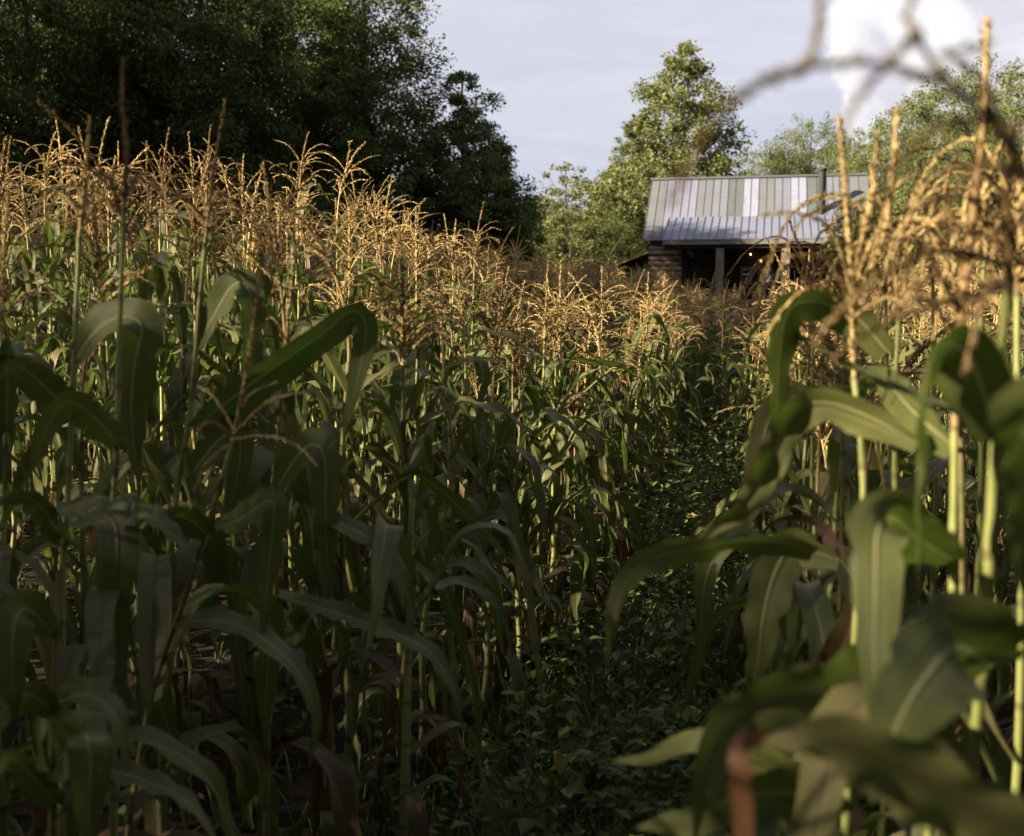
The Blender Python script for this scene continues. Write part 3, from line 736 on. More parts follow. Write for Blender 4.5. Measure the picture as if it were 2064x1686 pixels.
# ------------------------------------------------------------------ corn: pools of parts
LEAFS = {'mid': [], 'up': [], 'low': []}
def leaf_pool():
    r = np.random.default_rng(21); mats = [M['leaf'], M['leaf'], M['leaf_rib_red'], M['leaf'], M['leaf_worn']]
    k = 0
    for kind, n in (('mid', 26), ('up', 14), ('low', 14)):
        for i in range(n):
            if kind == 'mid': a = dict(L=r.uniform(.45, .72), W=r.uniform(.044, .072), e0=r.uniform(48, 72), e1=r.uniform(-88, -62), k0=r.uniform(.05, .3), k1=r.uniform(.45, .85))
            elif kind == 'up': a = dict(L=r.uniform(.42, .62), W=r.uniform(.042, .064), e0=r.uniform(58, 78), e1=r.uniform(-85, -5), k0=r.uniform(.1, .35), k1=r.uniform(.5, 1.0))
            else: a = dict(L=r.uniform(.5, .75), W=r.uniform(.045, .075), e0=r.uniform(20, 55), e1=r.uniform(-90, -75), k0=r.uniform(.0, .12), k1=r.uniform(.3, .6))
            tw = r.uniform(-110, 110); wv = r.uniform(.003, .011)
            if r.uniform() < .5: a['kink'] = r.uniform(45, 120); a['e1'] = r.uniform(-60, 10) if kind != 'low' else a['e1']
            g = Geo(); g.add(*pool_leaf(tw=tw, wave=wv, seed=100 + k, **a))
            m = mats[k % 5] if kind != 'low' else [M['leaf'], M['leaf_worn'], M['leaf_dead'], M['leaf_dead'], M['leaf_rib_red']][i % 5]
            lo = pool_leaf(tw=tw, wave=0, seed=100 + k, n=9, cols=2, **a)
            LEAFS[kind].append((g.mesh('corn_leaf_' + kind, m), lo, m)); k += 1
leaf_pool()

STALKS = []
def make_stalk(Hs, seed, r0=.0125, P=None):
    r = np.random.default_rng(seed)
    n = 46; t = np.linspace(0, 1, n)
    if P is None:
        nodes = np.linspace(0, 1, 11); zig = np.stack([r.normal(0, .010, 11), r.normal(0, .010, 11)], 1); zig[0] = 0
        P = np.stack([np.interp(t, nodes, np.cumsum(zig[:, 0]) * .7), np.interp(t, nodes, np.cumsum(zig[:, 1]) * .7), t * Hs], 1)
    else: P = resample(P, n)
    rad = r0 * 1.08 * (1 - .60 * t)
    node = np.abs(((t * 11 + .5) % 1) - .5) < .055
    rad = rad * np.where(node, 1.3, 1.0) * (1 + .04 * np.sin(t * 40))
    g = Geo(); g.add(*tube(P, rad, 8))
    return g, P
for i in range(8):
    g, P = make_stalk(1.0, 300 + i); STALKS.append((g, P))

def branch(g, P, r0, r1, nsp, spl, r, sides=4, nseg=None):
    """a tassel branch: stem with paired spikelets"""
    P = np.asarray(P); n = len(P); g.add(*tube(P, np.linspace(r0, r1, n), sides))
    if nsp <= 0: return
    T = tangents(P); s = np.linspace(0.04, .985, nsp); idx = s * (n - 1)
    Q = np.stack([np.interp(idx, np.arange(n), P[:, j]) for j in range(3)], 1); TT = norm(np.stack([np.interp(idx, np.arange(n), T[:, j]) for j in range(3)], 1))
    rv = norm(np.cross(TT, r.normal(size=(nsp, 3)))); b2 = np.cross(TT, rv)
    L = spl * r.uniform(.75, 1.25, nsp)[:, None] * (1 - .3 * s)[:, None]; W = L * .30
    d = norm(TT + rv * .55)
    a = Q + rv * r0 * .6; mid = a + d * L * .5; tip = a + d * L; nn = norm(np.cross(d, b2))
    V = np.stack([a, mid + b2 * W, tip, mid - b2 * W, mid + nn * W * .8, mid - nn * W * .8], 1).reshape(-1, 3)
    o = np.arange(nsp)[:, None] * 6
    q = np.concatenate([o + np.array([[0, 1, 2, 4]]), o + np.array([[0, 4, 2, 3]]), o + np.array([[0, 3, 2, 5]]), o + np.array([[0, 5, 2, 1]])])
    g.add(V, q)

def tassel(seed, nb, spike, blen, droop, lo=False, bend=0.0):
    r = np.random.default_rng(seed); g = Geo()
    ped = r.uniform(.10, .18)
    n = 5 if lo else 14
    t = np.linspace(0, 1, n); H = ped + .15 + spike
    bx, by = bend * math.cos(seed), bend * math.sin(seed)
    C = np.stack([bx * t ** 2.2, by * t ** 2.2, H * t - .35 * abs(bend) * t ** 3], 1)
    ci = lambda z: np.array([np.interp(z / H, t, C[:, j]) for j in range(3)])
    k = int(n * (ped + .08) / H)
    if lo: g.add(*tube(C, np.linspace(.005, .0055, n), 3))
    else:
        g.add(*tube(C[:k + 2], np.linspace(.0042, .0034, k + 2), 6)); branch(g, C[k:], .0042, .0018, 110, .0125, r)
    for i in range(nb):
        z = ped + .17 * (i + r.uniform(0, 1)) / nb; th = i * 2.4 + r.uniform(-.5, .5); L = blen * r.uniform(.65, 1.2) * (1 - .25 * i / nb)
        m = 5 if lo else 11
        s = np.linspace(0, 1, m); e = np.radians(r.uniform(40, 70) - (droop * r.uniform(.5, 1.25)) * s ** 1.15)
        dr = np.concatenate([[0], np.cumsum(np.cos(e[:-1]) * L / (m - 1))]); dz = np.concatenate([[0], np.cumsum(np.sin(e[:-1]) * L / (m - 1))])
        ya = th + np.cumsum(r.normal(0, .07, m))
        B = ci(z) + np.stack([np.cos(ya) * dr, np.sin(ya) * dr, dz], 1)
        if lo: g.add(*tube(B, [.0035, .0045, .0045, .004, .002], 3))
        else: branch(g, B, .0018, .0010, int(36 * L / .17), .0105, r)
    return g
TASS, TASS_LO = [], []
for i in range(14):
    r_ = np.random.default_rng(500 + i)
    a = (900 + i, int(r_.integers(7, 16)), r_.uniform(.15, .29), r_.uniform(.22, .34), r_.uniform(90, 175) if i % 5 else 25, )
    bd = r_.uniform(0, .07) if i % 3 else r_.uniform(.14, .28)
    TASS.append(tassel(*a, bend=bd).mesh('corn_tassel', M['tassel'])); TASS_LO.append(tassel(*a, lo=True, bend=bd).arrays())

def ear_mesh(seed):
    r = np.random.default_rng(seed); g = Geo()
    t = np.linspace(0, 1, 12); P = np.stack([.02 + .05 * t, 0 * t, .20 * t], 1)
    rad = .026 * np.sin(np.pi * np.clip(t * .82 + .12, 0, 1)) ** .6; rad[-1] = .004
    V, q, uv = tube(P, rad, 10); g.add(V, q, uv)
    for k in range(4):
        th = k * 1.6 + r.uniform(0, 1)
        B = resample([P[6] + rad[6] * np.array([math.cos(th), math.sin(th), 0]), P[10] + .014 * np.array([math.cos(th), math.sin(th), .6]), P[11] + np.array([.035 * math.cos(th), .035 * math.sin(th), .05])], 8)
        S = np.tile([-math.sin(th), math.cos(th), 0], (8, 1)); NN = norm(np.cross(tangents(B), S)); g.add(*ribbon(B, S, np.linspace(.03, .003, 8), NN, .2, 0, colsn=2))
    sg = Geo()
    for k in range(16):
        d = r.normal(0, .018, 3); sg.add(*tube(resample([P[-1] - [0, 0, .01], P[-1] + d * .5 + [.01, 0, .025], P[-1] + d + [.025, 0, .0]], 5), .0008, 3))
    return g.mesh('corn_ear', M['leaf']), sg.mesh('corn_silk', M['silk'])
EARS = [ear_mesh(40 + i) for i in range(3)]

# ------------------------------------------------------------------ corn: hero plants next to the camera
CGROUP = 'corn plants standing in the field rows'
HEROES = []
def hleaf(root_loc, pts, width, rolls=0.0, m='leaf', n=34, trough=.3, wave=.004, seed=0, prof=None):
    """blade along points (pixel, pixel, depth); roll 0 shows its face to the photographer, 90 its edge"""
    P0 = np.array([at(*p) for p in pts]); rl = np.full(len(pts), float(rolls)) if np.isscalar(rolls) else np.asarray(rolls, float)
    width = width * .9; P, a = resample(P0, n, rl); T = tangents(P); view = norm(CAM - P)
    S0 = norm(np.cross(T, view)); N0 = norm(np.cross(S0, T)); N0 *= np.sign((N0 * view).sum(1))[:, None]
    for i in range(1, n):                     # keep the side from flipping
        if S0[i] @ S0[i - 1] < 0: S0[i] *= -1
    a = np.radians(a)[:, None]; S = S0 * np.cos(a) + N0 * np.sin(a); NN = -S0 * np.sin(a) + N0 * np.cos(a)
    s = np.linspace(0, 1, n); W = leaf_w(s, width) if prof is None else width * np.interp(s, np.linspace(0, 1, len(prof)), prof)
    g = Geo(); g.add(*ribbon(P - root_loc, S, W, NN, trough, wave, 4 + seed % 3, seed * 1.3, 8)); return g.mesh('corn_leaf', M[m])

def hero(label, stalk_pts, leaves, r0=.010, tassel_pts=None, base=None, extra=5):
    P = np.array([at(*p) for p in stalk_pts])           # listed from the top down
    low = P[-1]; dirn = norm(P[-1] - P[-2]); 
    gx, gy = (low[:2] + dirn[:2] * .4) if base is None else base
    b = np.array([gx, gy, float(ground_z(gx, gy))])
    root = bpy.data.objects.new('corn_plant', None); col.objects.link(root); root.location = b
    tag(root, label, 'corn plant', CGROUP)
    path = np.vstack([[0, 0, -.03], (P - b)[::-1]])
    g, _ = make_stalk(1, len(HEROES), r0, path); link('stalk', g.mesh('corn_stalk', M['stalk']), root)
    for i, lf in enumerate(leaves):
        kw = lf[3] if len(lf) > 3 else {}
        link('leaf', hleaf(b, lf[0], lf[1], lf[2], seed=i + 1, **kw), root)
    rx = np.random.default_rng(len(HEROES) + 400)
    for i in range(extra):                 # further leaves low on the stalk
        zt = .18 + .75 * (i + rx.uniform(0, 1)) / max(extra, 1); k = 'low' if zt < .6 else 'mid'
        q = [float(np.interp(zt, path[:, 2], path[:, j])) for j in range(2)] + [zt]
        link('leaf', LEAFS[k][int(rx.integers(len(LEAFS[k])))][0], root, q, (0, 0, rx.uniform(0, 6.28)), rx.uniform(.9, 1.15))
    if tassel_pts:
        r = np.random.default_rng(len(HEROES) + 70); tg = Geo()
        for (pts, rr, fat) in tassel_pts:
            rr = rr * .76
            Q = np.array([at(*p) for p in pts]) - b; Q = resample(Q, 16); L = np.linalg.norm(np.diff(Q, axis=0), axis=1).sum()
            fine = rr < .0026 or P[0][1] < .75          # thin side branches carry small spikelets
            branch(tg, Q, rr, rr * .5, int(L * (330 if fine else 250) * fat), .0075 if fine else .0098, r, 5)
        link('tassel', tg.mesh('corn_tassel', M['tassel']), root)
    HEROES.append((gx, gy)); return root

def droopy(px, py, d, n, seed, spike=.27):
    r = np.random.default_rng(seed); u = F / d; sx = r.uniform(-.07, .07) * u
    out = [([(px, py, d), (px + sx * .3, py - spike * .5 * u, d), (px + sx, py - spike * u, d)], .0048, 1.8)]
    for k in range(n):
        R_ = r.uniform(.14, .25); a = 2.4 * k + r.uniform(-.4, .4); dx, dz = math.cos(a) * R_ * u, math.sin(a) * R_ * .8; h = r.uniform(.05, .13) * u; z0 = r.uniform(0, .14) * u
        out.append(([(px, py - z0, d), (px + dx * .4, py - z0 - h, d + dz * .4), (px + dx * .85, py - z0 - h * .75, d + dz * .85), (px + dx * 1.15, py - z0 + r.uniform(-.03, .10) * u, d + dz * 1.1)], .0027, 1.15))
    return out

def build_heroes():
    for i, (px, py, d, n, lab) in enumerate([
        (1640, 640, 3.0, 12, 'corn plant with a drooping golden tassel below the porch posts'), (1705, 655, 2.35, 10, 'corn plant with a wide golden tassel under the right porch corner'),
        (1785, 600, 2.8, 8, 'corn plant with a golden tassel under the right end of the metal roof'), (1812, 640, 1.95, 14, 'corn plant with a low bushy golden tassel right of the cabin'),
        (1880, 560, 2.5, 13, 'corn plant with a high golden tassel before the slope shrubs'), (1938, 625, 1.75, 15, 'near corn plant with a dense drooping tassel left of the yellow-green stalk'),
        (1985, 520, 2.1, 13, 'corn plant with a tall golden tassel beside the right margin'), (2050, 590, 1.55, 14, 'corn plant whose drooping tassel is cut by the right margin')]):
        b = at(px, py, d); rr = random.uniform(-20, 20)
        hero(lab, [(px, py, d), (px + rr * .4, py + 300 / d, d), (px + rr, py + 1500 / d, d)], [], .009, droopy(px, py, d, n, 900 + i), (b[0] + rr * d / F, b[1]), 7)
    hero('nearest corn plant at the right margin with a bright yellow-green stalk',
         [(2035, 560, 1.0), (2020, 700, 1.03), (2005, 900, 1.08), (1985, 1320, 1.15), (1955, 1640, 1.2)],
         [([(2010, 880, 1.07), (1985, 800, 1.04), (1955, 720, 1.02), (1905, 690, 1.0), (1866, 735, 1.0), (1850, 860, 1.02), (1848, 1050, 1.05), (1852, 1260, 1.08)], .085, [15, 15, 30, 62, 80, 84, 84, 80]),
          ([(2000, 1345, 1.13), (1930, 1305, 1.02), (1860, 1375, .95), (1800, 1485, .9), (1755, 1620, .88)], .125, [30, 10, 5, 5, 10], dict(trough=.18)),
          ([(2080, 1690, .80), (1920, 1605, .78), (1780, 1530, .76), (1640, 1485, .75), (1535, 1500, .76)], .088, [52, 45, 35, 30, 30], dict(m='leaf_worn', trough=.2, wave=.007)),
          ([(2050, 870, 1.12), (1860, 792, 1.3), (1700, 722, 1.6), (1590, 668, 1.85), (1530, 655, 1.95), (1504, 705, 2.0), (1488, 800, 2.02), (1478, 890, 2.05)], .062, [82, 84, 86, 86, 80, 74, 74, 70])],
         .0105,
         [([(2035, 560, 1.0), (2030, 420, .98), (2040, 250, .96)], .006, 1.6),
          ([(2030, 540, 1.0), (1930, 505, .95), (1820, 530, .92), (1720, 600, .9), (1640, 695, .9)], .0035, 1.2),
          ([(2032, 580, 1.0), (1900, 610, .95), (1780, 655, .92), (1675, 725, .9)], .0032, 1.2),
          ([(2030, 520, 1.0), (1980, 420, .98), (1900, 395, .95), (1830, 430, .93)], .0032, 1.2),
          ([(2030, 530, 1.0), (1990, 470, 1.0), (1920, 470, 1.0), (1850, 520, 1.0), (1800, 600, 1.0)], .003, 1.2),
          ([(2032, 560, 1.0), (1990, 590, .9), (1960, 680, .88), (1945, 760, .88)], .003, 1.2),
          ([(2032, 500, 1.0), (2060, 440, .95), (2080, 520, .9)], .003, 1.2)])
    hero('corn plant right of the path whose long arched leaf hangs into the path',
         [(1722, 760, 1.62), (1740, 950, 1.6), (1735, 1130, 1.6), (1718, 1400, 1.6)],
         [([(1850, 895, 1.35), (1745, 838, 1.38), (1655, 812, 1.4), (1600, 838, 1.42), (1560, 915, 1.43), (1510, 1010, 1.45), (1440, 1065, 1.46), (1385, 1115, 1.47)], .066, [45, 35, 38, 35, 30, 32, 38, 40]),
          ([(1730, 780, 1.62), (1640, 795, 1.85), (1575, 812, 1.9), (1540, 880, 1.9), (1518, 990, 1.9), (1500, 1110, 1.9)], .085, [60, 40, 20, 5, 15, 30], dict(m='leaf_worn')),
          ([(1640, 1115, 1.62), (1565, 1092, 1.6), (1470, 1092, 1.58), (1420, 1105, 1.56), (1340, 1118, 1.54), (1275, 1155, 1.52), (1238, 1230, 1.5), (1222, 1340, 1.5)], .058, [35, 38, 80, 45, 20, 10, 20, 50]),
          ([(1690, 1130, 1.7), (1605, 1105, 1.75), (1565, 1150, 1.75), (1540, 1240, 1.74), (1526, 1340, 1.74), (1505, 1430, 1.74)], .085, [40, 20, 8, 8, 20, 40]),
          ([(1790, 710, 1.75), (1725, 640, 1.75), (1650, 608, 1.75), (1592, 622, 1.75), (1572, 700, 1.76), (1566, 820, 1.78), (1560, 930, 1.8)], .10, [30, 45, 52, 45, 50, 60, 60]),
          ([(1740, 1210, 1.6), (1690, 1330, 1.65), (1640, 1420, 1.7), (1600, 1540, 1.72)], .07, [10, 10, 20, 30], dict(m='leaf_dead')),
          ([(1700, 1120, 1.68), (1640, 1050, 2.1), (1570, 1048, 2.2), (1525, 1085, 2.2)], .03, 25, dict(m='leaf_rust'))],
         .0105,
         [([(1722, 760, 1.62), (1715, 560, 1.6), (1705, 400, 1.58), (1690, 235, 1.55)], .0058, 2.0),
          ([(1718, 640, 1.6), (1660, 580, 1.55), (1600, 600, 1.5), (1540, 680, 1.5)], .003, 1.1),
          ([(1717, 620, 1.6), (1780, 480, 1.55), (1800, 330, 1.5), (1808, 215, 1.5)], .0045, 1.8),
          ([(1718, 610, 1.6), (1660, 520, 1.55), (1580, 520, 1.5)], .003, 1.1),
          ([(1716, 590, 1.6), (1680, 470, 1.55), (1610, 430, 1.5), (1530, 435, 1.5)], .003, 1.1),
          ([(1716, 600, 1.6), (1740, 470, 1.5), (1760, 380, 1.5), (1768, 270, 1.45)], .0042, 1.6),
          ([(1718, 640, 1.6), (1790, 600, 1.5), (1850, 640, 1.5)], .003, 1.1)])
    hero('near corn plant low in the right corner with broad pale leaves',
         [(1925, 860, 1.28), (1922, 1050, 1.3), (1915, 1290, 1.3), (1880, 1600, 1.3)],
         [([(1920, 1130, 1.3), (1850, 1085, 1.22), (1800, 1045, 1.15), (1770, 1070, 1.09), (1766, 1180, 1.05), (1764, 1330, 1.02), (1758, 1480, 1.0)], .082, [45, 30, 25, 5, 0, 5, 15], dict(trough=.22)),
          ([(1900, 1400, 1.25), (1790, 1345, 1.2), (1690, 1380, 1.15), (1590, 1405, 1.12), (1490, 1445, 1.1), (1440, 1500, 1.08), (1415, 1590, 1.06), (1400, 1700, 1.05)], .10, [40, 35, 30, 25, 30, 38, 40, 40], dict(m='leaf_rib_red')),
          ([(1900, 1500, 1.3), (1620, 1560, 1.3), (1470, 1500, 1.3), (1400, 1495, 1.32), (1310, 1525, 1.33), (1232, 1535, 1.35)], .062, [50, 40, 30, 28, 32, 40]),
          ([(1560, 1490, .82), (1500, 1495, .80), (1490, 1540, .79), (1495, 1620, .79), (1500, 1720, .79)], .017, [20, 10, 10, 10, 10], dict(m='leaf_rust', prof=[.6, 1, 1, 1, .9], wave=0, trough=.1)),
          ([(1920, 900, 1.3), (1840, 830, 1.5), (1770, 760, 1.7), (1735, 790, 1.75), (1730, 870, 1.8)], .075, [40, 35, 30, 40, 50]),
          ([(1700, 1640, 1.15), (1600, 1600, 1.12), (1480, 1610, 1.1), (1400, 1650, 1.1), (1280, 1670, 1.12)], .075, [40, 35, 30, 30, 40])],
         .0095,
         [([(1925, 860, 1.28), (1930, 700, 1.28), (1960, 450, 1.25), (1985, 220, 1.2), (1988, 35, 1.18)], .0068, 2.2),
          ([(1930, 680, 1.28), (1860, 600, 1.2), (1790, 640, 1.15)], .003, 1.2),
          ([(1932, 670, 1.28), (1990, 600, 1.2), (2040, 640, 1.15)], .003, 1.2),
          ([(1932, 650, 1.28), (1900, 560, 1.25), (1840, 580, 1.2), (1800, 640, 1.2)], .003, 1.2),
          ([(1934, 640, 1.28), (1870, 510, 1.2), (1790, 480, 1.15), (1740, 520, 1.15)], .003, 1.2),
          ([(1934, 640, 1.28), (2000, 560, 1.2), (2050, 580, 1.15)], .003, 1.2)])
    hero('corn plant beside the lens with a blurred tassel sprawling across the sky',
         [(2110, 420, .62), (2140, 800, .66), (2170, 1300, .72)],
         [([(2140, 900, .68), (2090, 820, .7), (2070, 900, .75), (2060, 1200, .8)], .06, 40)], .011,
         [([(2110, 420, .62), (2030, 290, .60), (1950, 195, .58), (1850, 150, .57), (1750, 128, .56), (1640, 130, .55)], .0042, .8),
          ([(1640, 130, .55), (1540, 165, .54), (1450, 235, .53), (1390, 320, .53), (1350, 420, .53)], .0032, .8),
          ([(1620, 145, .55), (1645, 80, .56), (1652, 0, .57), (1660, -60, .57)], .003, .8),
          ([(1940, 190, .58), (1870, 110, .59), (1830, 40, .6), (1850, -40, .6)], .0028, .8),
          ([(1850, 60, .59), (1790, 130, .58), (1730, 200, .58), (1700, 270, .58)], .0028, .8),
          ([(1990, 245, .59), (1900, 250, .58), (1830, 310, .57), (1760, 420, .57)], .003, .8),
          ([(2060, 330, .61), (1960, 140, .6), (1900, 110, .6), (2000, 90, .6)], .0026, .8),
          ([(2080, 380, .62), (1990, 330, .62), (1930, 380, .62), (1900, 460, .62)], .003, .8)])
    # left of the path
    hero('slender slanting corn stalk at the lower left with one long arching leaf',
         [(505, 690, 1.95), (478, 850, 1.98), (440, 990, 2.0), (378, 1190, 2.05), (290, 1480, 2.1)],
         [([(358, 1256, 2.06), (430, 1250, 2.0), (500, 1270, 1.95), (560, 1310, 1.9), (612, 1370, 1.88), (636, 1450, 1.88), (622, 1560, 1.9)], .062, [48, 45, 42, 40, 38, 45, 60]),
          ([(430, 1062, 2.02), (480, 1050, 1.95), (545, 1008, 1.92), (550, 1060, 1.92), (540, 1160, 1.93), (528, 1300, 1.94)], .066, [50, 40, 30, 20, 25, 40]),
          ([(420, 1080, 2.02), (385, 1050, 1.98), (350, 1040, 1.94), (330, 1070, 1.92)], .07, [40, 30, 30, 40])],
         .0075,
         [([(478, 850, 1.98), (500, 740, 1.95), (515, 620, 1.93), (530, 500, 1.9)], .0052, 1.8),
          ([(470, 880, 1.98), (420, 850, 1.9), (380, 900, 1.88)], .0028, 1.1), ([(472, 875, 1.98), (540, 810, 1.9), (620, 790, 1.85)], .0028, 1.1),
          ([(470, 885, 1.98), (540, 880, 1.9), (600, 900, 1.88), (640, 940, 1.86)], .0028, 1.1), ([(470, 890, 1.98), (420, 930, 1.92), (390, 990, 1.9)], .0028, 1.1),
          ([(474, 870, 1.98), (500, 800, 2.05), (560, 770, 2.1)], .0028, 1.1), ([(474, 870, 1.98), (430, 800, 2.05), (400, 780, 2.1)], .0028, 1.1)])
    hero('corn plant left of the path with a big dark folded leaf pointing right',
         [(415, 480, 2.35), (400, 640, 2.35), (385, 820, 2.35), (350, 1050, 2.35), (330, 1400, 2.35)],
         [([(395, 860, 2.35), (470, 800, 2.25), (560, 735, 2.15), (650, 672, 2.1), (710, 625, 2.08), (738, 660, 2.1), (722, 760, 2.12), (690, 880, 2.15)], .11, [-30, -35, -40, -45, -40, -35, -30, -30], dict(trough=.45)),
          ([(398, 700, 2.35), (430, 640, 2.35), (470, 575, 2.32), (500, 580, 2.3), (508, 660, 2.3), (500, 780, 2.3), (490, 880, 2.3)], .075, [40, 40, 30, 15, 20, 30, 50]),
          ([(390, 950, 2.35), (440, 890, 2.3), (480, 870, 2.28), (480, 950, 2.27), (450, 1080, 2.27)], .075, [30, 20, 10, 10, 30])], .010,
         [([(415, 480, 2.35), (425, 380, 2.35), (440, 290, 2.35), (455, 200, 2.3)], .005, 1.8)] + [([(418, 470 - 8 * k, 2.35), (418 + dx, 420 - 8 * k, 2.35 + dz), (418 + dx * 1.8, 450 + dy, 2.35 + 1.5 * dz)], .0027, 1.1) for k, (dx, dy, dz) in enumerate([(50, 20, .1), (-45, 30, .05), (35, -10, -.15), (-55, 0, -.1), (25, 40, .2), (-20, 50, .18), (60, -30, .0)])])
    hero('corn plant at the left margin with a wide leaf folded over and hanging',
         [(160, 480, 2.15), (150, 720, 2.15), (140, 950, 2.15), (125, 1250, 2.15)],
         [([(150, 730, 2.15), (190, 672, 2.12), (240, 640, 2.1), (285, 655, 2.08), (270, 740, 2.08), (265, 850, 2.1), (280, 980, 2.12)], .098, [45, 48, 42, 20, 8, 15, 40]),
          ([(145, 830, 2.15), (90, 780, 2.1), (40, 740, 2.05), (0, 760, 2.0)], .09, [20, 15, 20, 40]),
          ([(140, 1010, 2.15), (180, 1030, 2.0), (228, 1048, 1.93), (238, 1110, 1.9), (232, 1210, 1.9), (236, 1330, 1.92), (250, 1440, 1.94)], .098, [45, 40, 18, 0, 0, 10, 30], dict(m='leaf_rib_red', trough=.2)),
          ([(135, 1100, 2.15), (80, 1020, 2.1), (30, 1000, 2.05), (-20, 1020, 2.0)], .07, [40, 40, 40, 40])], .010,
         [([(160, 480, 2.15), (172, 360, 2.12), (182, 235, 2.1)], .0055, 1.8)] + [([(165, 450 - 8 * k, 2.15), (165 + dx, 400 - 8 * k, 2.15 + dz), (165 + dx * 1.8, 440 + dy, 2.15 + 1.5 * dz)], .0027, 1.1) for k, (dx, dy, dz) in enumerate([(50, 20, .1), (-45, 30, .05), (35, -10, -.15), (-55, 0, -.1), (25, 40, .2), (-20, 50, .18)])])
    hero('corn plant at the left with the tallest blurred dark tassel spike',
         [(250, 420, 1.9), (242, 640, 1.92), (236, 900, 1.95), (225, 1200, 2.0)],
         [([(238, 900, 1.95), (200, 850, 1.85), (140, 810, 1.8), (100, 850, 1.78), (60, 960, 1.76)], .08, [40, 40, 40, 40, 40]),
          ([(232, 1050, 1.97), (300, 1040, 1.9), (350, 1080, 1.88), (400, 1140, 1.86)], .06, [40, 40, 45, 50])], .009,
         [([(250, 420, 1.9), (255, 300, 1.88), (246, 200, 1.86), (248, 115, 1.85)], .0062, 2.0)] + [([(252, 400, 1.9), (252 + dx, 350, 1.9 + dz), (252 + dx * 2, 390 + dy, 1.9 + dz)], .0026, 1.1) for dx, dy, dz in [(40, 10, .1), (-42, 30, .05), (28, -20, -.12), (-50, -10, -.1)]])
    hero('dark corn plant in the lower left corner with leaves drooping below the frame',
         [(120, 1150, 1.75), (110, 1350, 1.75), (105, 1600, 1.75)],
         [([(112, 1540, 1.75), (150, 1500, 1.62), (172, 1480, 1.52), (182, 1540, 1.5), (178, 1640, 1.5), (185, 1740, 1.5)], .10, [50, 30, 15, 5, 5, 10]), ([(112, 1620, 1.75), (60, 1560, 1.6), (20, 1530, 1.5), (-20, 1580, 1.45)], .08, 45), ([(110, 1280, 1.75), (60, 1230, 1.7), (30, 1250, 1.66), (25, 1340, 1.65), (30, 1450, 1.66)], .075, [50, 30, 10, 0, 20]),
          ([(112, 1420, 1.75), (170, 1400, 1.65), (230, 1440, 1.6), (260, 1560, 1.58)], .07, [40, 40, 40, 50]),
          ([(110, 1530, 1.75), (250, 1560, 1.7), (370, 1610, 1.65), (440, 1700, 1.62)], .06, [50, 45, 45, 50]),
          ([(110, 1440, 1.75), (60, 1400, 1.7), (10, 1430, 1.65), (-30, 1500, 1.6)], .07, 40)], .010)
    hero('corn plant by the path edge with a brown bare stalk foot',
         [(830, 1000, 2.62), (826, 1180, 2.62), (820, 1430, 2.62), (814, 1660, 2.62)],
         [([(825, 1300, 2.6), (760, 1235, 2.45), (705, 1205, 2.4), (660, 1260, 2.35), (560, 1330, 2.3)], .045, [40, 40, 40, 45, 50]),
          ([(560, 1200, 2.3), (690, 1240, 2.3), (790, 1275, 2.3), (865, 1315, 2.28), (915, 1390, 2.27), (935, 1490, 2.27)], .07, [60, 52, 40, 38, 45, 60]),
          ([(640, 1040, 2.4), (700, 1062, 2.35), (755, 1095, 2.32), (800, 1150, 2.3), (826, 1220, 2.3), (832, 1320, 2.3)], .062, [50, 42, 35, 32, 40, 60]),
          ([(828, 1130, 2.62), (880, 1180, 2.7), (925, 1172, 2.75), (975, 1195, 2.8), (1012, 1240, 2.82), (1036, 1330, 2.84)], .05, [60, 60, 55, 40, 40, 50])], .0135)
    hero('corn plant left of the path with one straight hanging leaf blade',
         [(575, 720, 2.5), (560, 900, 2.5), (548, 1150, 2.5), (540, 1400, 2.5)],
         [([(558, 985, 2.5), (600, 920, 2.42), (635, 895, 2.38), (655, 930, 2.36), (656, 1020, 2.36), (660, 1120, 2.37), (672, 1210, 2.38)], .088, [40, 30, 20, 5, 3, 8, 20]),
          ([(565, 850, 2.5), (520, 800, 2.5), (480, 830, 2.5), (450, 920, 2.5)], .06, 35)], .0095,
         [([(575, 720, 2.5), (585, 600, 2.5), (600, 480, 2.5)], .005, 1.8)] + [([(580, 690, 2.5), (580 + dx, 640, 2.5 + dz), (580 + dx * 2, 690 + dy, 2.5 + dz)], .0026, 1.1) for dx, dy, dz in [(35, 10, .1), (-38, 30, .05), (28, -20, -.12), (-40, -10, -.1)]])
    hero('leaning corn plant whose brown tassel tips toward the path',
         [(1235, 742, 5.2), (1180, 790, 5.15), (1120, 850, 5.1), (1075, 960, 5.05), (1060, 1130, 5.0)],
         [([(1120, 850, 5.1), (1080, 800, 5.0), (1040, 790, 4.95), (1000, 850, 4.9)], .075, 40), ([(1090, 920, 5.05), (1130, 850, 4.9), (1165, 900, 4.8), (1185, 1000, 4.8)], .08, 25)], .010,
         [([(1235, 742, 5.2), (1280, 720, 5.2), (1325, 702, 5.2)], .005, 2.2), ([(1235, 742, 5.2), (1275, 735, 5.1), (1300, 770, 5.1)], .003, 1.3), ([(1232, 745, 5.2), (1262, 755, 5.25), (1275, 800, 5.25)], .003, 1.3),
          ([(1235, 742, 5.2), (1270, 715, 5.3), (1310, 735, 5.3)], .003, 1.3), ([(1233, 744, 5.2), (1250, 760, 5.1), (1252, 790, 5.1)], .003, 1.3)])
build_heroes()

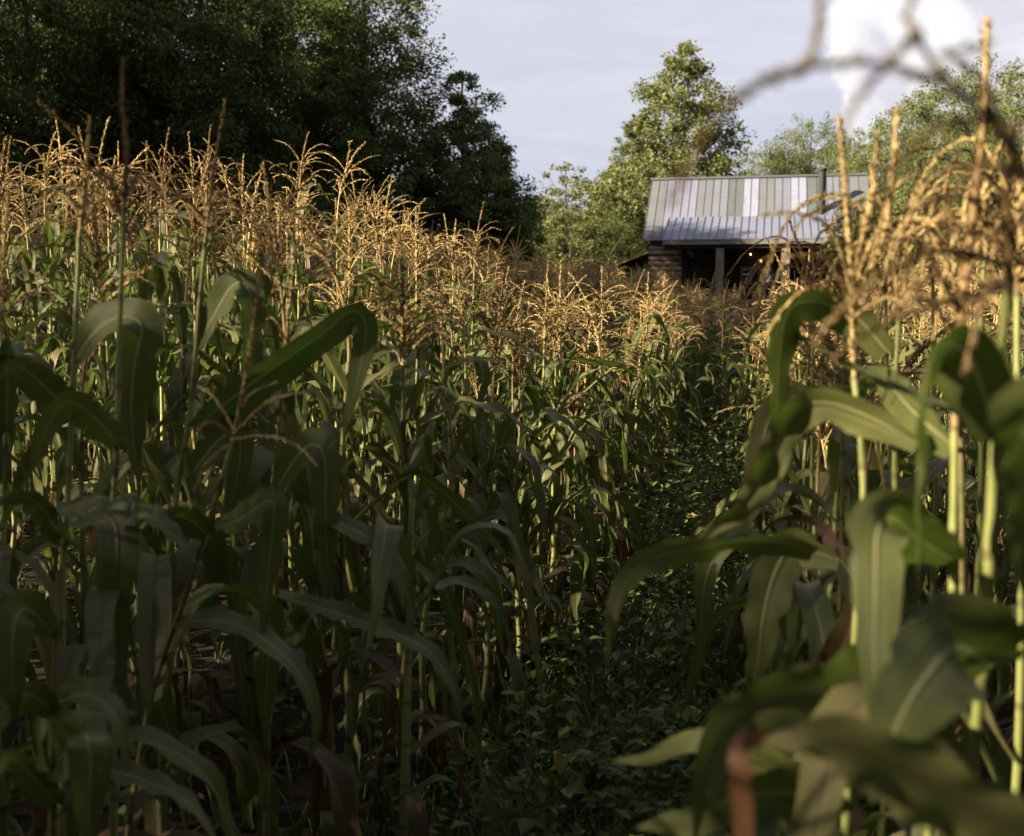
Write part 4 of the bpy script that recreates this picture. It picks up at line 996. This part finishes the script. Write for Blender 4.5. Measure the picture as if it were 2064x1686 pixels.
# ------------------------------------------------------------------ corn: the rows
ORD = ['first', 'second', 'third', 'fourth', 'fifth', 'sixth', 'seventh', 'eighth', 'ninth', 'tenth', 'eleventh', 'twelfth', 'thirteenth', 'fourteenth', 'fifteenth', 'sixteenth', 'seventeenth', 'eighteenth', 'nineteenth', 'twentieth']
def ordinal(i):
    if i < 20: return ORD[i]
    n = i + 1; s = {1: 'st', 2: 'nd', 3: 'rd'}.get(n % 10, 'th'); return f'{n}{s}'

def spec_plant(r, x, y, T):
    """random make-up of one plant: T = height of tassel tip above its own ground"""
    ti = int(r.integers(len(TASS))); Hs = T - .56
    sp = dict(x=x, y=y, z=float(ground_z(x, y)) - .02, stalk=int(r.integers(len(STALKS))), Hs=Hs, tassel=ti, ts=r.uniform(.85, 1.15), rz=r.uniform(0, 6.28),
              tilt=abs(r.normal(0, .045)), ta=r.uniform(0, 6.28), leaves=[])
    pl = r.uniform(0, 6.28); n = int(r.integers(10, 14))
    for i in range(n):
        t = .08 + .86 * i / (n - 1) + r.uniform(-.02, .02)
        kind = 'low' if t < .40 else ('up' if t > .78 else 'mid')
        sp['leaves'].append((t, kind, int(r.integers(len(LEAFS[kind]))), pl + (i % 2) * math.pi + r.normal(0, .35), r.uniform(.85, 1.12)))
    sp['ear'] = int(r.integers(3)) if r.uniform() < .5 else -1
    return sp

def plant_T(u, v, r):
    if v < 0:
        T = np.interp(-v, [1.0, 1.75, 2.5, 3.3], [1.80, 2.14, 2.36, 2.32]) 
        T -= (.10 if v > -1.5 else .30) * sm(u, 4.8, 9)
    else:
        T = np.interp(v, [0, .9, 2], [1.74, 1.82, 1.86]) 
    return T + r.normal(0, .13)

def gather():
    r = np.random.default_rng(99); out = []
    rows = [(-1, i, -1.0 - .74 * i) for i in range(19)] + [(1, i, .14 + .74 * i) for i in range(9)]
    rows.append((0, 0, -.45))
    for side, ri, v0 in rows:
        u = r.uniform(-.5, 0) - 3.0
        while u < 27:
            u += .215 * r.uniform(.7, 1.3)
            if r.uniform() < .06: continue
            if side == 0 and (u < 9.0 or r.uniform() < .35): continue
            v = v0 + r.normal(0, .05 if side else .2); x, y = uv_to_xy(u, v)
            if y < -2.6: continue
            px, py, d = proj([x, y, 1.4]) if y > .2 else (-9999, 0, y)
            # clear the hero places and the photographer's own standing room
            inside = y > .25 and -330 < px < 2420
            if inside and side > 0 and y < 2.15 and v < 1.7: continue
            if inside and side < 0 and y < 2.5 and v > -1.5: continue
            if inside and side < 0 and y < 1.7 and v > -2.6: continue
            if math.hypot(x, y) < .62: continue
            if min(math.hypot(x - a, y - b) for a, b in HEROES) < .12: continue
            margin = 1.2 / max(y, .4) * F
            if y > .2 and (px < -margin or px > 2064 + margin): continue
            if y <= .2 and abs(x) > 4.2: continue
            T = plant_T(u, v, r)
            if y > .8:                                            # the stand has an even top that steps down towards the cabin
                q, _, dd = proj([x, y, 1.5])
                top = np.interp(q, [-600, 40, 250, 350, 520, 680, 800, 940, 1000, 1200, 1400, 1550, 1640, 2000, 2500], [240, 205, 175, 165, 195, 225, 310, 345, 440, 478, 520, 545, 470, 300, 250]) + r.exponential(65)
                T = max(1.35, min(T, float(at(q, top, dd)[2]) - float(ground_z(x, y))))
            sp = spec_plant(r, x, y, T); sp.update(side=side, row=ri, u=u, v=v, d=d, vis=(y > .3 and -60 < px < 2124))
            out.append(sp)
    return out

def describe(sp, order):
    h = 'tall' if sp['Hs'] > 1.62 else ('short' if sp['Hs'] < 1.32 else 'medium')
    a = 'leaning' if sp['tilt'] > .07 else 'upright'
    if sp['side'] == 0: return f"{h} {a} corn plant, {ordinal(order)} of those closing the far end of the path"
    return f"{h} {a} corn plant, {ordinal(order)} along the {ORD[sp['row']]} row {'left' if sp['side'] < 0 else 'right'} of the path"

def build_rows():
    sps = gather()
    vis = sorted([s for s in sps if s['vis']], key=lambda s: s['d'])
    near = vis[:300 - len(HEROES)]; near_ids = set(map(id, near))
    rest = [s for s in sps if id(s) not in near_ids]
    smesh = {}
    counts = {}
    for s in sorted(near, key=lambda s: (s['side'], s['row'], s['u'])):
        k = (s['side'], s['row']); s['order'] = counts.get(k, 0); counts[k] = s['order'] + 1
    STM = [g.mesh('corn_stalk', M['stalk']) for g, _ in STALKS]
    for s in near:
        root = bpy.data.objects.new('corn_plant', None); col.objects.link(root)
        root.location = (s['x'], s['y'], s['z'])
        q = Matrix.Rotation(s['tilt'], 3, Vector((math.cos(s['ta']), math.sin(s['ta']), 0))) @ Matrix.Rotation(s['rz'], 3, 'Z')
        root.rotation_euler = q.to_euler()
        tag(root, describe(s, s['order']), 'corn plant', CGROUP)
        Hs = s['Hs']; P = STALKS[s['stalk']][1]; pt = lambda t: Vector([float(np.interp(t, P[:, 2], P[:, j])) for j in range(2)] + [t * Hs])
        link('stalk', STM[s['stalk']], root, None, None, (1, 1, Hs))
        for (t, kind, li, az, sc) in s['leaves']:
            link('leaf', LEAFS[kind][li][0], root, pt(t), (0, 0, az), sc)
        link('tassel', TASS[s['tassel']], root, pt(.995), (0, 0, s['rz'] * 3), s['ts'])
        if s['ear'] >= 0:
            e, sk = EARS[s['ear']]; eo = link('ear', e, root, pt(.52), (0, 0, s['leaves'][4][3] + .2)); link('silk', sk, eo)
    # the rest of the field, one mass
    g = Geo(); mats = [M['stalk'], M['tassel'], M['leaf'], M['leaf_rib_red'], M['leaf_worn'], M['leaf_dead']]; mid = {m.name: i for i, m in enumerate(mats)}
    def rotz(V, a): c, s_ = math.cos(a), math.sin(a); return V @ np.array([[c, s_, 0], [-s_, c, 0], [0, 0, 1]])
    for s in rest:
        loc = np.array([s['x'], s['y'], s['z']]); Hs = s['Hs']
        tilt = np.array(Matrix.Rotation(s['tilt'], 3, Vector((math.cos(s['ta']), math.sin(s['ta']), 0))))
        put = lambda V, q, uv, mi: g.add(V @ tilt.T + loc, q, uv, mi)
        P = STALKS[s['stalk']][1][::9] * np.array([1, 1, Hs]); V, q, uv = tube(P, .0125 * (1 - .6 * np.linspace(0, 1, len(P))), 4); put(V, q, uv, 0)
        for (t, kind, li, az, sc) in s['leaves']:
            V, q, uv = LEAFS[kind][li][1]; put(rotz(V, az) * sc + [0, 0, t * Hs], q, uv, mid[LEAFS[kind][li][2].name])
        V, q, uv, _ = TASS_LO[s['tassel']]; put(rotz(V, s['rz']) * s['ts'] + [0, 0, Hs * .995], q, uv, 1)
    o = link('corn_stand', g.mesh('corn_stand', mats)); tag(o, 'mass of tasselled corn filling the field behind the near plants', 'corn', None, 'stuff')
    print('corn near', len(near), 'rest', len(rest), 'depth', near[-1]['d'])
build_rows()

# ------------------------------------------------------------------ ground cover
def blades(n, xy, h, w, r, lean=.6):
    x, y = xy; z = ground_z(x, y) - .01; az = r.uniform(0, 6.28, n); H = h * r.uniform(.4, 1.3, n); ln = r.uniform(.15, lean, n) * H * 1.3
    d = np.stack([np.cos(az), np.sin(az)], 1); s = np.stack([-np.sin(az), np.cos(az)], 1) * (w * r.uniform(.6, 1.4, n))[:, None]
    V = []
    for t, ww in ((0, 1), (.4, .9), (.75, .6), (1, .08)):
        c = np.stack([x + d[:, 0] * ln * t ** 2, y + d[:, 1] * ln * t ** 2, z + H * (t - .25 * t ** 3)], 1)
        o = np.concatenate([s * ww * .5, np.zeros((n, 1))], 1); V += [c - o, c + o]
    V = np.stack(V, 1).reshape(-1, 3); o = np.arange(n)[:, None] * 8
    q = np.concatenate([o + np.array([[0, 1, 3, 2]]), o + np.array([[2, 3, 5, 4]]), o + np.array([[4, 5, 7, 6]])])
    return V, q

def build_cover():
    r = np.random.default_rng(5)
    n = 75000; u = 1.5 + 26 * r.uniform(0, 1, n) ** 1.5; v = np.where(r.uniform(0, 1, n) < .8, r.normal(-.45, .32, n), r.uniform(-6, 3, n)); xy = uv_to_xy(u, v)
    g = Geo(); g.add(*blades(n, xy, .19, .006, r)); tag(link('grass', g.mesh('grass', M['grass'], False)), 'thin grass growing along the trodden path between the corn', 'grass', None, 'stuff')
    n = 4200; u = 1.3 + 26 * r.uniform(0, 1, n) ** 1.3; v = np.where(r.uniform(0, 1, n) < .45, r.normal(-.42, .30, n), r.uniform(-6, 3, n)); X, Y = uv_to_xy(u, v)
    hh = r.uniform(.05, .30, n) * np.where(u > 5, 2.4, 1.15) * np.where((v < -1) | (v > .3), 1.5, 1.0); C, NR = [], []; Z = ground_z(X, Y)
    for k in range(9):
        a = r.uniform(0, 6.28, n); rad = r.uniform(.01, .10, n); f = r.uniform(.3, 1, n)
        C.append(np.stack([X + np.cos(a) * rad, Y + np.sin(a) * rad, Z + hh * f], 1)); NR.append(norm(np.stack([np.cos(a) * .4, np.sin(a) * .4, np.full(n, .9)], 1) + r.normal(0, .25, (n, 3))))
    g = Geo(); V, q = leaf_cards(np.concatenate(C), np.concatenate(NR), (.022 + .055 * r.uniform(0, 1, len(np.concatenate(C))) ** 2)[:, None], r); g.add(V, q)
    tag(link('weeds', g.mesh('weeds', M['weed'], False)), 'low leafy weeds covering the path and the row bottoms', 'weeds', None, 'stuff')
    n = 11000; u = 1.0 + 22 * r.uniform(0, 1, n) ** 1.4; v = r.uniform(-6, 4, n); X, Y = uv_to_xy(u, v)
    C = np.stack([X, Y, ground_z(X, Y) + r.uniform(.005, .05, n)], 1); NR = norm(np.stack([0 * X, 0 * X, 1 + 0 * X], 1) + r.normal(0, .45, (n, 3)))
    g = Geo(); rv = norm(np.cross(NR, r.normal(size=(n, 3)))); b = np.cross(NR, rv); L = r.uniform(.05, .22, n)[:, None]; W = r.uniform(.008, .028, n)[:, None]
    V = np.stack([C - rv * L * .5, C + b * W * .5 + NR * .006, C + rv * L * .5, C - b * W * .5 + NR * .006], 1).reshape(-1, 3); g.add(V, np.arange(4 * n).reshape(n, 4))
    tag(link('leaf_litter', g.mesh('leaf_litter', M['litter'], False)), 'dry fallen corn leaves littering the soil under the rows', 'leaf litter', None, 'stuff')
    # single weeds one can pick out
    def oval(L, W, seed):
        s = np.linspace(0, 1, 9); P = np.stack([L * s, 0 * s, .25 * L * np.sin(s * 2.4) - .25 * L * s ** 2], 1); S = np.tile([0, 1.0, 0], (9, 1)); NN = norm(np.cross(tangents(P), S))
        w = W * np.sin(np.pi * np.clip(.06 + .94 * s, 0, 1)) ** .7 * (1 - .35 * s) + .001; g = Geo(); g.add(*ribbon(P, S, w, NN, .3, .004, 5, seed, 4)); return g.mesh('weed_leaf', M['weed'])
    OV = [oval(.10, .055, 1), oval(.13, .05, 2), oval(.08, .06, 3)]
    W_ = [((1062, 1430), 3.6, .26, 'heart-leaved weed standing at the left edge of the near path'), ((1150, 1300), 4.3, .24, 'weed with pointed leaves in the middle of the near path'), ((1175, 1230), 4.9, .22, 'leafy weed beyond the pointed-leaf weed on the path'),
          ((1375, 1570), 3.3, .2, 'clump of lobed weed under the right leaves at the path edge'), ((1260, 1580), 3.2, .12, 'small weed low on the path near the bottom edge'), ((1180, 1545), 3.2, .22, 'slim weed with drooping narrow leaves near the bottom edge'),
          ((1330, 1480), 3.6, .2, 'weed in the shade right of the path middle'), ((1400, 1250), 4.6, .25, 'weed beneath the long arched leaf right of the path'), ((1290, 880), 9.0, .65, 'tall leafy weed climbing beside the sunlit corn at the bend'),
          ((1350, 830), 9.5, .75, 'taller vine-like weed in the light where the path bends'), ((1500, 870), 9.0, .4, 'bushy weed far along the path before the corn closes in'), ((1430, 900), 8.4, .35, 'bushy weed in the middle of the far path')]
    for i, ((px, py), d, h, lab) in enumerate(W_):
        p = at(px, py, d); x, y = p[0], p[1]; z = float(ground_z(x, y))
        h = max(h, min(.9, p[2] - z + .05)) if p[2] > z else h
        root = bpy.data.objects.new('weed_plant', None); col.objects.link(root); root.location = (x, y, z); tag(root, lab, 'weed', 'leafy weeds along the path')
        st = resample([[0, 0, -.01], [r.uniform(-.03, .03), r.uniform(-.03, .03), h * .5], [r.uniform(-.05, .05), r.uniform(-.05, .05), h]], 12)
        g = Geo(); g.add(*tube(st, np.linspace(.004, .002, 12), 5)); link('stem', g.mesh('weed_stem', M['weed']), root)
        nl = int(8 + h * 22)
        for k in range(nl):
            t = .2 + .8 * k / nl; q = st[int(t * 11)]
            link('leaf', OV[(i + (k % 5 == 0)) % 3], root, q, (r.uniform(-.3, .3), r.uniform(-.5, .35), k * 2.4 + r.uniform(-.4, .4)), r.uniform(.7, 1.2))
build_cover()
